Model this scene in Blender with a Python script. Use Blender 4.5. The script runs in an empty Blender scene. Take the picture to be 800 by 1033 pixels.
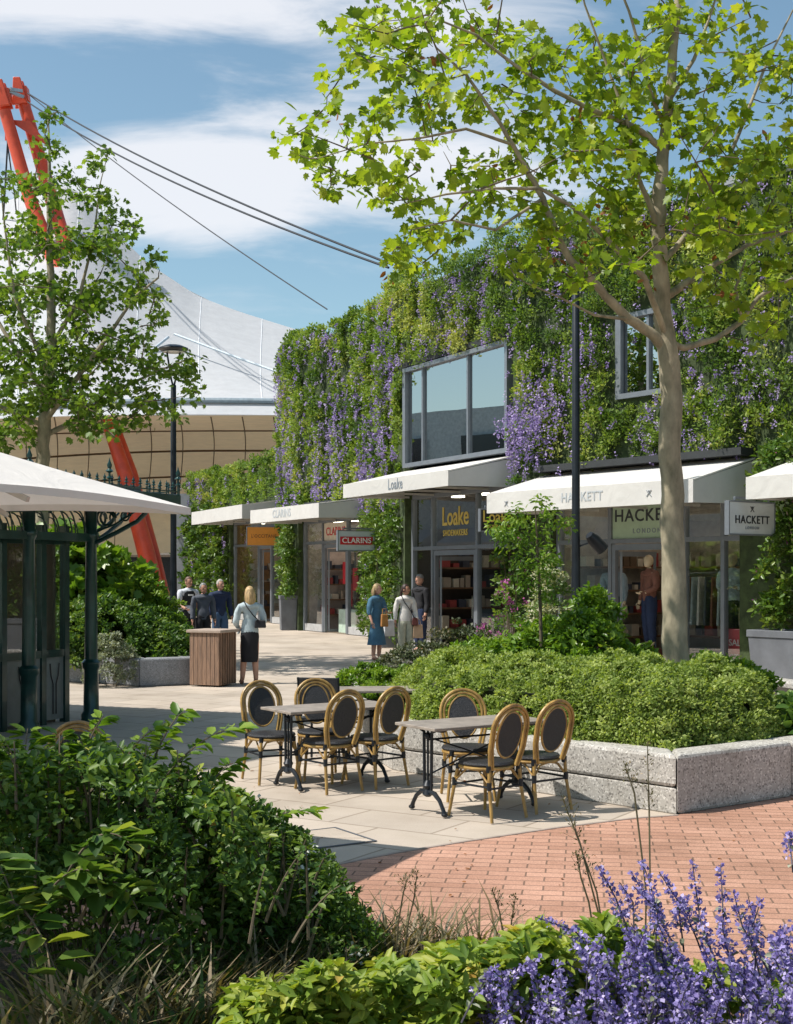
import bpy, bmesh, math, random
import numpy as np
from mathutils import Vector, Matrix
from math import radians as R, sin, cos, pi
random.seed(7); RNG = np.random.default_rng(11)
S = bpy.context.scene
C = S.collection
F = 1350.0; CU, CV, CH = 400.0, 578.0, 1.9
def P(u, v, Y): return Vector(((u-CU)/F*Y, Y, CH-(v-CV)/F*Y))
def G(u, Y): return ((u-CU)/F*Y, Y)

# ---------------------------------------------------------------- materials
MATS = {}
def nodes(m):
    m.use_nodes = True; nt = m.node_tree; nt.nodes.clear(); return nt
def N(nt, t, **kw):
    n = nt.nodes.new(t)
    for k, v in kw.items():
        if k in n.inputs: n.inputs[k].default_value = v
        else: setattr(n, k, v)
    return n
def ramp(nt, fac, stops):
    r = nt.nodes.new('ShaderNodeValToRGB')
    while len(r.color_ramp.elements) < len(stops): r.color_ramp.elements.new(.5)
    for e, (p, c) in zip(r.color_ramp.elements, stops):
        e.position = p; e.color = (*c, 1)
    nt.links.new(fac, r.inputs[0]); return r.outputs[0]
def mat(name, col, rough=.6, metal=0, var=.12, scale=6.0, bump=0.0, bscale=60.0, spec=.5, col2=None, stretch=None, coat=0):
    if name in MATS: return MATS[name]
    m = bpy.data.materials.new(name); nt = nodes(m); L = nt.links.new
    out = N(nt, 'ShaderNodeOutputMaterial'); b = N(nt, 'ShaderNodeBsdfPrincipled')
    b.inputs['Roughness'].default_value = rough; b.inputs['Metallic'].default_value = metal
    b.inputs['Specular IOR Level'].default_value = spec
    b.inputs['Coat Weight'].default_value = coat
    tc = N(nt, 'ShaderNodeTexCoord'); vec = tc.outputs['Object']
    if stretch:
        mp = N(nt, 'ShaderNodeMapping'); mp.inputs['Scale'].default_value = stretch
        L(vec, mp.inputs[0]); vec = mp.outputs[0]
    no = N(nt, 'ShaderNodeTexNoise', Scale=scale, Detail=6.0, Roughness=.6); L(vec, no.inputs['Vector'])
    c2 = col2 or tuple(max(0, c*(1-2*var)) for c in col)
    c1 = tuple(min(1, c*(1+var)) for c in col)
    L(ramp(nt, no.outputs['Fac'], [(.3, c2), (.7, c1)]), b.inputs['Base Color'])
    if bump:
        n2 = N(nt, 'ShaderNodeTexNoise', Scale=bscale, Detail=4.0); L(vec, n2.inputs['Vector'])
        bp = N(nt, 'ShaderNodeBump', Strength=bump, Distance=.01); L(n2.outputs['Fac'], bp.inputs['Height'])
        L(bp.outputs[0], b.inputs['Normal'])
    L(b.outputs[0], out.inputs[0]); MATS[name] = m; return m
def leafmat(name, stops, trans=.35, rough=.45, tcol=None):
    """leaf colour from a per-leaf random attribute; light passes through the blade"""
    m = bpy.data.materials.new(name); nt = nodes(m); L = nt.links.new
    out = N(nt, 'ShaderNodeOutputMaterial'); b = N(nt, 'ShaderNodeBsdfPrincipled')
    b.inputs['Roughness'].default_value = rough; b.inputs['Specular IOR Level'].default_value = .35
    at = N(nt, 'ShaderNodeAttribute'); at.attribute_name = 'tint'
    col = ramp(nt, at.outputs['Fac'], stops)
    L(col, b.inputs['Base Color'])
    t = N(nt, 'ShaderNodeBsdfTranslucent'); mx = N(nt, 'ShaderNodeMixShader'); mx.inputs[0].default_value = trans
    hs = N(nt, 'ShaderNodeMix'); hs.data_type = 'RGBA'; hs.blend_type = 'MULTIPLY'; hs.inputs[0].default_value = 1
    L(col, hs.inputs[6]); hs.inputs[7].default_value = (*(tcol or (1.5, 1.5, .6)), 1)
    L(hs.outputs[2], t.inputs[0])
    L(b.outputs[0], mx.inputs[1]); L(t.outputs[0], mx.inputs[2]); L(mx.outputs[0], out.inputs[0])
    MATS[name] = m; return m
def glassmat(name, ior=1.9, tint=(.8, .86, .85)):
    m = bpy.data.materials.new(name); nt = nodes(m); L = nt.links.new
    out = N(nt, 'ShaderNodeOutputMaterial'); tr = N(nt, 'ShaderNodeBsdfTransparent'); gl = N(nt, 'ShaderNodeBsdfGlossy')
    tr.inputs[0].default_value = (*tint, 1); gl.inputs['Roughness'].default_value = 0.0
    no = N(nt, 'ShaderNodeTexNoise', Scale=.9, Detail=1.0); tc = N(nt, 'ShaderNodeTexCoord'); L(tc.outputs['Object'], no.inputs[0])
    bp = N(nt, 'ShaderNodeBump', Strength=.05, Distance=.02); L(no.outputs['Fac'], bp.inputs['Height']); L(bp.outputs[0], gl.inputs['Normal'])
    lw = N(nt, 'ShaderNodeLayerWeight'); ge = N(nt, 'ShaderNodeNewGeometry'); r0 = ior; mx = N(nt, 'ShaderNodeMixShader')
    def mth(op, a, b):
        n = nt.nodes.new('ShaderNodeMath'); n.operation = op
        for i, x in enumerate((a, b)):
            if isinstance(x, (int, float)): n.inputs[i].default_value = x
            else: L(x, n.inputs[i])
        return n.outputs[0]
    f = mth('ADD', mth('MULTIPLY', mth('POWER', lw.outputs['Facing'], 4.0), 1-r0), r0)
    L(mth('MULTIPLY', f, mth('SUBTRACT', 1.0, ge.outputs['Backfacing'])), mx.inputs[0]); L(tr.outputs[0], mx.inputs[1]); L(gl.outputs[0], mx.inputs[2]); L(mx.outputs[0], out.inputs[0])
    MATS[name] = m; return m
def fabricmat(name, col, trans, var=.04):
    m = bpy.data.materials.new(name); nt = nodes(m); L = nt.links.new
    out = N(nt, 'ShaderNodeOutputMaterial'); b = N(nt, 'ShaderNodeBsdfPrincipled'); b.inputs['Roughness'].default_value = .75
    tc = N(nt, 'ShaderNodeTexCoord'); no = N(nt, 'ShaderNodeTexNoise', Scale=1.3, Detail=7.0, Roughness=.7); L(tc.outputs['Object'], no.inputs[0])
    c = ramp(nt, no.outputs['Fac'], [(.3, tuple(x*(1-var*2.5) for x in col)), (.65, col)])
    t = N(nt, 'ShaderNodeBsdfTranslucent'); mx = N(nt, 'ShaderNodeMixShader'); mx.inputs[0].default_value = trans
    L(c, b.inputs['Base Color']); L(c, t.inputs[0])
    nb = N(nt, 'ShaderNodeTexNoise', Scale=2.2, Detail=5.0, Distortion=1.2); L(tc.outputs['Object'], nb.inputs[0]); bp = N(nt, 'ShaderNodeBump', Strength=.35, Distance=.06); L(nb.outputs['Fac'], bp.inputs['Height']); L(bp.outputs[0], b.inputs['Normal'])
    L(b.outputs[0], mx.inputs[1]); L(t.outputs[0], mx.inputs[2]); L(mx.outputs[0], out.inputs[0]); MATS[name] = m; return m

def brickmat(name, rot, bw, bh, c1, c2, mortar, ms, bias=0, offs=.5, bump=.3, speck=.25, squash=1, sqf=2):
    m = bpy.data.materials.new(name); nt = nodes(m); L = nt.links.new
    out = N(nt, 'ShaderNodeOutputMaterial'); b = N(nt, 'ShaderNodeBsdfPrincipled'); b.inputs['Roughness'].default_value = .85
    b.inputs['Specular IOR Level'].default_value = .25
    tc = N(nt, 'ShaderNodeTexCoord'); mp = N(nt, 'ShaderNodeMapping'); mp.inputs['Rotation'].default_value = (0, 0, R(rot))
    L(tc.outputs['Object'], mp.inputs[0])
    # slight wobble so that the joints are not ruler straight
    nw = N(nt, 'ShaderNodeTexNoise', Scale=3.0, Detail=2.0); L(mp.outputs[0], nw.inputs[0])
    wv = N(nt, 'ShaderNodeVectorMath'); wv.operation = 'MULTIPLY_ADD'; wv.inputs[1].default_value = (.012, .012, 0)
    L(nw.outputs['Color'], wv.inputs[0]); L(mp.outputs[0], wv.inputs[2])
    br = N(nt, 'ShaderNodeTexBrick', Scale=1.0); L(wv.outputs[0], br.inputs['Vector'])
    br.inputs['Color1'].default_value = (*c1, 1); br.inputs['Color2'].default_value = (*c2, 1); br.inputs['Mortar'].default_value = (*mortar, 1)
    br.inputs['Mortar Size'].default_value = ms; br.inputs['Mortar Smooth'].default_value = .1
    br.inputs['Brick Width'].default_value = bw; br.inputs['Row Height'].default_value = bh; br.inputs['Bias'].default_value = bias
    br.offset = offs; br.squash = squash; br.squash_frequency = sqf
    n1 = N(nt, 'ShaderNodeTexNoise', Scale=.7, Detail=8.0, Roughness=.65); L(tc.outputs['Object'], n1.inputs[0])
    n2 = N(nt, 'ShaderNodeTexNoise', Scale=110.0, Detail=3.0); L(tc.outputs['Object'], n2.inputs[0])
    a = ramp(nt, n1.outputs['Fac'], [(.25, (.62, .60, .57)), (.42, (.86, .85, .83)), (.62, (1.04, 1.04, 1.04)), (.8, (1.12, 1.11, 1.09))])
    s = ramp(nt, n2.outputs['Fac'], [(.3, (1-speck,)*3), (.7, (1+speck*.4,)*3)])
    m1 = N(nt, 'ShaderNodeMix'); m1.data_type = 'RGBA'; m1.blend_type = 'MULTIPLY'; m1.inputs[0].default_value = 1
    m2 = N(nt, 'ShaderNodeMix'); m2.data_type = 'RGBA'; m2.blend_type = 'MULTIPLY'; m2.inputs[0].default_value = 1
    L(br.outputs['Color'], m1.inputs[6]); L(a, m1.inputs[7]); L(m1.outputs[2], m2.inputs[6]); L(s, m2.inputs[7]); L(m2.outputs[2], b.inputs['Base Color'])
    inv = N(nt, 'ShaderNodeMath'); inv.operation = 'SUBTRACT'; inv.inputs[0].default_value = 1; L(br.outputs['Fac'], inv.inputs[1])
    bp = N(nt, 'ShaderNodeBump', Strength=bump, Distance=.008); L(inv.outputs[0], bp.inputs['Height']); L(bp.outputs[0], b.inputs['Normal'])
    L(b.outputs[0], out.inputs[0]); MATS[name] = m; return m
def granitemat(name, base, dark, light, joint=0):
    m = bpy.data.materials.new(name); nt = nodes(m); L = nt.links.new
    out = N(nt, 'ShaderNodeOutputMaterial'); b = N(nt, 'ShaderNodeBsdfPrincipled'); b.inputs['Roughness'].default_value = .8
    tc = N(nt, 'ShaderNodeTexCoord')
    v = N(nt, 'ShaderNodeTexVoronoi', Scale=75.0); L(tc.outputs['Object'], v.inputs['Vector'])
    n = N(nt, 'ShaderNodeTexNoise', Scale=1.5, Detail=7.0, Roughness=.7); L(tc.outputs['Object'], n.inputs[0])
    sx = N(nt, 'ShaderNodeSeparateColor'); L(v.outputs['Color'], sx.inputs[0])
    c = ramp(nt, sx.outputs[0], [(0, dark), (.25, base), (.75, base), (1, light)])
    a = ramp(nt, n.outputs['Fac'], [(.28, (.58, .56, .52)), (.45, (.88, .87, .85)), (.7, (1.08, 1.08, 1.08))])
    m1 = N(nt, 'ShaderNodeMix'); m1.data_type = 'RGBA'; m1.blend_type = 'MULTIPLY'; m1.inputs[0].default_value = 1
    L(c, m1.inputs[6]); L(a, m1.inputs[7]); L(m1.outputs[2], b.inputs['Base Color'])
    bp = N(nt, 'ShaderNodeBump', Strength=.25, Distance=.004); L(sx.outputs[1], bp.inputs['Height']); L(bp.outputs[0], b.inputs['Normal'])
    L(b.outputs[0], out.inputs[0]); MATS[name] = m; return m

# ---------------------------------------------------------------- objects
def tag(o, label=None, cat=None, group=None, kind=None):
    if label: o['label'] = label
    if cat: o['category'] = cat
    if group: o['group'] = group
    if kind: o['kind'] = kind
    return o
def empty(name, loc=(0, 0, 0), rz=0, label=None, cat=None, group=None):
    o = bpy.data.objects.new(name, None); C.objects.link(o); o.location = loc; o.rotation_euler = (0, 0, rz)
    o.empty_display_size = .1
    return tag(o, label, cat, group)
def link_mesh(name, me, m, parent=None, smooth=False):
    if m is not None:
        for x in (m if isinstance(m, (list, tuple)) else [m]): me.materials.append(x)
    if smooth: me.polygons.foreach_set('use_smooth', [True]*len(me.polygons))
    o = bpy.data.objects.new(name, me); C.objects.link(o)
    if parent is not None: o.parent = parent
    return o
def copy_tree(o, parent=None, **kw):
    c = o.copy(); C.objects.link(c); c.parent = parent
    for k, v in kw.items(): c[k] = v
    for ch in o.children: copy_tree(ch, c)
    return c
class MB:
    """collects boxes, tubes, lathes; build() makes ONE mesh object"""
    def __init__(s): s.bm = bmesh.new(); s.mi = 0
    def poly(s, pts):
        vs = [s.bm.verts.new(Vector(p)) for p in pts]; f = s.bm.faces.new(vs); f.material_index = s.mi; return f
    def hexa(s, p8):
        v = [s.bm.verts.new(Vector(p)) for p in p8]
        for q in ((0, 3, 2, 1), (4, 5, 6, 7), (0, 1, 5, 4), (1, 2, 6, 5), (2, 3, 7, 6), (3, 0, 4, 7)):
            f = s.bm.faces.new([v[i] for i in q]); f.material_index = s.mi
        return s
    def box(s, c, size, rz=0, taper=1.0):
        x, y, z = [a/2 for a in size]; M = Matrix.Rotation(rz, 3, 'Z'); c = Vector(c)
        return s.hexa([c+M @ Vector((sx*x*(taper if sz > 0 else 1), sy*y*(taper if sz > 0 else 1), sz*z)) for sz in (-1, 1) for sx, sy in ((-1, -1), (1, -1), (1, 1), (-1, 1))])
    def lbox(s, fr, s0, s1, o0, o1, z0, z1):
        """box in a facade frame: s along, o outward, z up"""
        return s.hexa([fr(a, o, z) for z in (z0, z1) for a, o in ((s0, o0), (s1, o0), (s1, o1), (s0, o1))])
    def bar(s, a, b, w, h=None):
        a, b = Vector(a), Vector(b); d = (b-a).normalized(); up = Vector((0, 0, 1)) if abs(d.z) < .95 else Vector((1, 0, 0))
        x = d.cross(up).normalized(); y = x.cross(d).normalized(); h = h or w; x *= w/2; y *= h/2
        return s.hexa([p+i*x+j*y for p in (a, b) for i, j in ((-1, -1), (1, -1), (1, 1), (-1, 1))])
    def tube(s, pts, r, n=8, caps=True, closed=False):
        pts = [Vector(p) for p in pts]; rs = r if isinstance(r, (list, tuple)) else [r]*len(pts)
        k = len(pts); rings = []; prev = None
        for i, p in enumerate(pts):
            if closed: t = (pts[(i+1) % k]-pts[i-1]).normalized()
            else: t = (pts[min(i+1, k-1)]-pts[max(i-1, 0)])
            t = t.normalized() if t.length > 1e-9 else Vector((0, 0, 1))
            if prev is None:
                a = Vector((0, 0, 1)) if abs(t.z) < .9 else Vector((1, 0, 0)); x = t.cross(a).normalized()
            else:
                x = prev-t*prev.dot(t)
                x = x.normalized() if x.length > 1e-6 else t.orthogonal().normalized()
            prev = x; y = t.cross(x)
            rings.append([s.bm.verts.new(p+(x*cos(2*pi*j/n)+y*sin(2*pi*j/n))*rs[i]) for j in range(n)])
        rng = range(k) if closed else range(k-1)
        for i in rng:
            A, B = rings[i], rings[(i+1) % k]
            for j in range(n):
                f = s.bm.faces.new((A[j], A[(j+1) % n], B[(j+1) % n], B[j])); f.material_index = s.mi
        if caps and not closed:
            for q in (rings[0][::-1], rings[-1]):
                f = s.bm.faces.new(q); f.material_index = s.mi
        return s
    def lathe(s, c, prof, n=16, rz=0, sx=1, sy=1):
        c = Vector(c); rings = []
        for r, z in prof: rings.append([s.bm.verts.new(c+Vector((r*sx*cos(2*pi*j/n+rz), r*sy*sin(2*pi*j/n+rz), z))) for j in range(n)])
        for A, B in zip(rings, rings[1:]):
            for j in range(n):
                f = s.bm.faces.new((A[j], A[(j+1) % n], B[(j+1) % n], B[j])); f.material_index = s.mi
        for q in (rings[0][::-1], rings[-1]):
            f = s.bm.faces.new(q); f.material_index = s.mi
        return s
    def ball(s, c, r, seg=10, M=None):
        r = r if isinstance(r, (tuple, list)) else (r, r, r)
        T = Matrix.Translation(Vector(c)) @ (M.to_4x4() if M else Matrix()) @ Matrix.Diagonal((*r, 1))
        g = bmesh.ops.create_uvsphere(s.bm, u_segments=seg, v_segments=max(5, seg*2//3), radius=1, matrix=T)
        for v in g['verts']:
            for f in v.link_faces: f.material_index = s.mi
        return s
    def prism(s, poly, z0, z1):
        a = [s.bm.verts.new((x, y, z0)) for x, y in poly]; b = [s.bm.verts.new((x, y, z1)) for x, y in poly]; n = len(poly)
        for q in [a[::-1], b]+[(a[i], a[(i+1) % n], b[(i+1) % n], b[i]) for i in range(n)]:
            f = s.bm.faces.new(q); f.material_index = s.mi
        return s
    def build(s, name, m, parent=None, smooth=False, bevel=0, seg=2, recalc=True):
        if recalc: bmesh.ops.recalc_face_normals(s.bm, faces=s.bm.faces)
        if bevel:
            es = [e for e in s.bm.edges if len(e.link_faces) == 2 and e.calc_face_angle(0) > .6]
            bmesh.ops.bevel(s.bm, geom=es, offset=bevel, segments=seg, affect='EDGES', profile=.5, clamp_overlap=True)
        me = bpy.data.meshes.new(name); s.bm.to_mesh(me); s.bm.free()
        if smooth and not bevel:
            o = link_mesh(name, me, m, parent, True)
            try: me.set_sharp_from_angle(angle=R(40))
            except Exception: pass
            return o
        return link_mesh(name, me, m, parent, False)

SH = {
 'quad': ([(0, 0, 0), (.3, .5, 0), (0, 1, 0), (-.3, .5, 0)], [(0, 1, 2, 3)]),
 'slim': ([(0, 0, 0), (.14, .5, .03), (0, 1, 0), (-.14, .5, .03)], [(0, 1, 2, 3)]),
 'petal': ([(-.3, 0, 0), (.3, 0, 0), (.4, .8, .1), (-.4, .8, .1)], [(0, 1, 2, 3)]),
 'leaf': ([(0, 0, 0), (.25, .3, .09), (.21, .7, .07), (0, 1, -.08), (-.21, .7, .07), (-.25, .3, .09)], [(0, 1, 2, 3), (0, 3, 4, 5)]),
 'palm': ([(0, 0, 0), (.3, -.06, .02), (.33, .13, .04), (.6, .32, .0), (.37, .42, .07), (.43, .72, .0), (.23, .64, .05), (0, 1, -.08),
           (-.23, .64, .05), (-.43, .72, .0), (-.37, .42, .07), (-.6, .32, .0), (-.33, .13, .04), (-.3, -.06, .02)],
          [(0, 1, 2, 3, 4, 5, 6, 7), (0, 7, 8, 9, 10, 11, 12, 13)]),
 'blade': ([(-.02, 0, 0), (.02, 0, 0), (.025, .35, .1), (.02, .7, .06), (0, 1, -.16), (-.02, .7, .06), (-.025, .35, .1)], [(0, 1, 2, 6), (6, 2, 3, 5), (5, 3, 4)]),
}
def unit(a):
    return a/np.maximum(np.linalg.norm(a, axis=1, keepdims=True), 1e-9)
def rvec(n): return unit(RNG.normal(size=(n, 3)))
def leaves(name, pos, nrm, size, shape, m, parent=None, axis=None, tint=None, wid=1.0):
    pos = np.asarray(pos, float); n = len(pos); nrm = unit(np.asarray(nrm, float))
    ax = rvec(n) if axis is None else np.asarray(axis, float)
    ax = ax-nrm*np.sum(ax*nrm, axis=1, keepdims=True); ax = unit(ax); xx = np.cross(ax, nrm)
    sv, sf = SH[shape]; sv = np.array(sv, float); k = len(sv)
    size = np.broadcast_to(np.asarray(size, float), (n,))[:, None, None]
    V = pos[:, None, :]+size*(sv[None, :, 0:1]*wid*xx[:, None, :]+sv[None, :, 1:2]*ax[:, None, :]+sv[None, :, 2:3]*nrm[:, None, :])
    V = V.reshape(-1, 3)
    lens = [len(f) for f in sf]; loops = np.concatenate([np.array(f) for f in sf])
    nl = len(loops); tot = (np.arange(n)[:, None]*k+loops[None, :]).reshape(-1)
    me = bpy.data.meshes.new(name); me.vertices.add(n*k); me.vertices.foreach_set('co', V.reshape(-1))
    me.loops.add(n*nl); me.loops.foreach_set('vertex_index', tot.astype(np.int32))
    me.polygons.add(n*len(sf)); st = np.concatenate([[0], np.cumsum(lens)[:-1]])
    me.polygons.foreach_set('loop_start', (np.arange(n)[:, None]*nl+st[None, :]).reshape(-1).astype(np.int32))
    me.update(calc_edges=True)
    t = RNG.random(n) if tint is None else np.asarray(tint, float)
    a = me.attributes.new('tint', 'FLOAT', 'POINT'); a.data.foreach_set('value', np.repeat(t, k).astype(np.float32))
    return link_mesh(name, me, m, parent)
def tufts(cent, out, rad, per, outb=.5, upb=.3, noise=.7):
    """leaf positions and normals for a set of leaf clumps"""
    cent = np.asarray(cent, float); n = len(cent); out = np.broadcast_to(np.asarray(out, float), (n, 3))
    rad = np.broadcast_to(np.asarray(rad, float), (n,))
    c = np.repeat(cent, per, 0); o = np.repeat(out, per, 0); r = np.repeat(rad, per)[:, None]
    d = rvec(n*per); d = unit(d+o*outb+np.array([0, 0, upb]))
    p = c+d*r*(RNG.random((n*per, 1))**.4)
    tt = np.clip(np.repeat(RNG.random(n), per)*.6+RNG.random(n*per)*.4, 0, 1)
    return p, unit(d*(1-noise)+rvec(n*per)*noise+np.array([0, 0, .25])), d, tt
# ---------------------------------------------------------------- palette
stone = brickmat('stone_slabs', 32, .9, .6, (.52, .445, .37), (.44, .38, .32), (.3, .25, .2), .012, bump=.15, speck=.12)
brick = brickmat('clay_pavers', 8, .24, .12, (.54, .31, .225), (.43, .235, .165), (.20, .125, .09), .006, bump=.5, speck=.3)
granite = granitemat('granite', (.42, .40, .37), (.17, .16, .15), (.66, .64, .60))
greystone = granitemat('grey_stone', (.24, .25, .27), (.14, .14, .15), (.34, .35, .37))
frame_m = mat('grey_frame', (.20, .22, .245), .4, .3, var=.06)
dark_frame = mat('dark_grey_cladding', (.10, .11, .125), .5, .1, var=.1)
wall_grey = mat('render_grey', (.27, .28, .30), .8, var=.08)
soil = mat('soil', (.05, .037, .025), .95, var=.3, scale=20, bump=.8)
backing = mat('wall_backing', (.05, .075, .025), .95, var=.3, scale=5, bump=.8, bscale=20)
glass = glassmat('shop_glass', .25, (.90, .94, .93)); upglass = glassmat('coated_glass', .62, (.45, .55, .55))
white_canvas = fabricmat('white_canvas', (.74, .725, .695), .22)
parasol_m = fabricmat('parasol_canvas', (.78, .74, .70), .15)
tent_m = fabricmat('tent_membrane', (.66, .68, .71), .35, .05)
lining = fabricmat('tent_lining', (.88, .69, .44), .6, .05)
letter_dark = mat('dark_lettering', (.03, .035, .04), .5, var=0)
letter_grey = mat('grey_lettering', (.22, .25, .28), .6, var=0)
letter_pale = mat('pale_lettering', (.42, .45, .47), .6, var=0)
letter_gold = mat('gold_lettering', (.75, .55, .12), .4, .2, var=.03)
letter_white = mat('white_lettering', (.85, .85, .83), .5, var=0)
red_m = mat('red_panel', (.55, .02, .03), .5, var=.05)
orange_m = mat('orange_panel', (.75, .27, .03), .5, var=.05)
steel_red = mat('red_orange_paint', (.66, .075, .025), .38, var=.1, scale=2)
iron = mat('green_cast_iron', (.010, .050, .043), .32, .2, var=.2, coat=.3)
black_metal = mat('black_metal', (.014, .018, .024), .4, .3, var=.2)
bark = mat('plane_bark', (.33, .28, .195), .9, var=.25, scale=7, bump=.8, bscale=16, col2=(.15, .135, .09), stretch=(1, 1, .45))
twig = mat('twig_bark', (.13, .10, .065), .9, var=.2)
wood = mat('weathered_wood', (.26, .155, .10), .75, var=.3, scale=5, bump=.4, bscale=30, stretch=(9, 9, .7), col2=(.13, .085, .06))
rattan = mat('bamboo_cane', (.38, .235, .065), .38, var=.28, scale=14, col2=(.17, .095, .028), stretch=(1, 1, .6))
weave = mat('black_weave', (.022, .023, .028), .45, var=.3, scale=90, bump=.7, bscale=240)
tabletop = mat('worn_tabletop', (.30, .255, .215), .45, var=.16, scale=9)
G_ = lambda *a: list(a)
wall_leaf = leafmat('wall_leaf', [(0, (.04, .09, .016)), (.35, (.11, .19, .028)), (.75, (.21, .295, .048)), (1, (.38, .40, .11))], .38, .6)
wall_leaf2 = leafmat('ivy_leaf', [(0, (.03, .075, .012)), (.5, (.085, .16, .025)), (1, (.20, .26, .05))], .3, .35)
lilac = leafmat('lilac_flower', [(0, (.21, .15, .38)), (.5, (.36, .27, .54)), (1, (.58, .49, .70))], .3, .6, (1, 1, 1.1))
pinkf = leafmat('pink_flower', [(0, (.35, .05, .25)), (1, (.62, .22, .45))], .3, .6, (1, 1, 1))
rustf = leafmat('dry_leaf', [(0, (.16, .06, .02)), (1, (.32, .14, .05))], .3, .7)
plane_leaf = leafmat('plane_tree_leaf', [(0, (.08, .15, .014)), (.4, (.19, .28, .022)), (.8, (.31, .39, .035)), (1, (.42, .44, .06))], .5, .4)
plane_leaf2 = leafmat('darker_plane_leaf', [(0, (.05, .11, .013)), (.5, (.11, .19, .022)), (1, (.22, .30, .045))], .45, .45)
hedge_leaf = leafmat('hebe_leaf', [(0, (.07, .12, .022)), (.45, (.22, .30, .06)), (1, (.46, .52, .18))], .38, .6)
dark_leaf = leafmat('dark_leaf', [(0, (.03, .075, .016)), (.5, (.085, .165, .032)), (.85, (.17, .25, .05)), (1, (.30, .34, .07))], .38, .42)
bright_leaf = leafmat('bright_leaf', [(0, (.07, .15, .018)), (.5, (.14, .25, .025)), (1, (.25, .34, .05))], .38, .35)
lime_leaf = leafmat('lime_leaf', [(0, (.08, .16, .022)), (.4, (.18, .27, .035)), (.8, (.36, .40, .065)), (.93, (.46, .44, .09)), (1, (.52, .30, .08))], .35, .5)
silver_leaf = leafmat('silver_leaf', [(0, (.10, .12, .07)), (.6, (.22, .25, .16)), (1, (.42, .44, .33))], .2, .6)
bronze_leaf = leafmat('bronze_leaf', [(0, (.04, .055, .025)), (.6, (.09, .11, .05)), (1, (.20, .16, .10))], .2, .5)
varieg_leaf = leafmat('variegated_leaf', [(0, (.06, .13, .02)), (.4, (.14, .22, .05)), (.6, (.45, .45, .30)), (1, (.65, .62, .48))], .3, .5)
grass_leaf = leafmat('sedge_blade', [(0, (.06, .06, .025)), (.45, (.13, .12, .05)), (.8, (.26, .19, .11)), (1, (.42, .34, .24))], .25, .5)
green_grass = leafmat('grass_blade', [(0, (.05, .10, .015)), (1, (.12, .20, .03))], .35, .4)
catmint = leafmat('catmint_flower', [(0, (.13, .10, .32)), (.45, (.25, .20, .48)), (.8, (.42, .36, .66)), (1, (.66, .58, .82))], .3, .6, (1, 1, 1.1))
skin = mat('skin', (.55, .30, .21), .55, var=.05)
skin_tan = mat('tanned_skin', (.45, .23, .15), .55, var=.05)

# ---------------------------------------------------------------- ground
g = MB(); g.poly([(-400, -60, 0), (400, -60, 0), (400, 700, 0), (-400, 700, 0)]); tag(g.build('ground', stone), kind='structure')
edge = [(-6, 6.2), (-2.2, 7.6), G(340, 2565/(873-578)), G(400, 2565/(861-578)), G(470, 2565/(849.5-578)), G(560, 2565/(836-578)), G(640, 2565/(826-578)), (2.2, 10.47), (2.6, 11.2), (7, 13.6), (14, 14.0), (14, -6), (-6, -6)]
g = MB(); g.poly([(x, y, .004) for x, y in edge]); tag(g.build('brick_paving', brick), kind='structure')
# drain line between slabs and bricks
g = MB()
for a, b in zip(edge[1:7], edge[2:8]):
    g.hexa([(a[0], a[1]-.02, .004), (b[0], b[1]-.02, .004), (b[0], b[1]+.02, .004), (a[0], a[1]+.02, .004), (a[0], a[1]-.02, .009), (b[0], b[1]-.02, .009), (b[0], b[1]+.02, .009), (a[0], a[1]+.02, .009)])
tag(g.build('paving_edge', mat('edge_strip', (.33, .27, .23), .8)), kind='structure')
bedpts = [(-5.5, 7.6), (-3.4, 7.3), (-2.0, 7.0), (-.9, 6.9), (-.1, 6.2), (.8, 5.7), (2.0, 5.6), (4.5, 5.6), (4.5, 2.2), (-5.5, 2.2)]
g = MB(); g.prism(bedpts, -.05, .03); tag(g.build('planting_bed_soil', soil), kind='structure')

# ---------------------------------------------------------------- the shopping building
FP = [(x+.28, y+.21) for x, y in [(13.3, 14.3), (6.04, 23.9), (3.1, 27.8), (2.4, 28.7), (.14, 33.1), (-.9, 39.3), (-3.3, 43.9), (-4.2, 48.5), (-6.9, 54.7), (-9.5, 60.0)]]
class Seg:
    def __init__(s, a, b):
        s.a, s.b = Vector((*a, 0)), Vector((*b, 0)); s.d = (s.b-s.a).normalized(); s.n = Vector((-s.d.y, s.d.x, 0)); s.L = (s.b-s.a).length
        if s.n.x > 0: s.n = -s.n
    def __call__(s, t, o, z): return s.a+s.d*t+s.n*o+Vector((0, 0, z))
    def at(s, u, o=0):
        k = (u-CU)/F; ax, ay = s.a.x+s.n.x*o, s.a.y+s.n.y*o; return (k*ay-ax)/(s.d.x-k*s.d.y)
SG = [Seg(a, b) for a, b in zip(FP, FP[1:])]
def off(o):
    """facade polyline pushed outward by o (inward if negative)"""
    out = []
    for i, p in enumerate(FP):
        ns = [SG[j].n for j in (i-1, i) if 0 <= j < len(SG)]; n = sum(ns, Vector((0, 0, 0))); n /= len(ns)
        n = n/n.length_squared; out.append((p[0]+n.x*o, p[1]+n.y*o))
    return out
bld = empty('shopping_building', (6, 34, 0), 0, 'curved shopping building whose upper walls are covered with green plants and lilac flowers', 'building')
def inb(o): o.parent = bld; o.matrix_parent_inverse = Matrix.Translation((-6, -34, 0)); return o
wins = {2: None}
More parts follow.
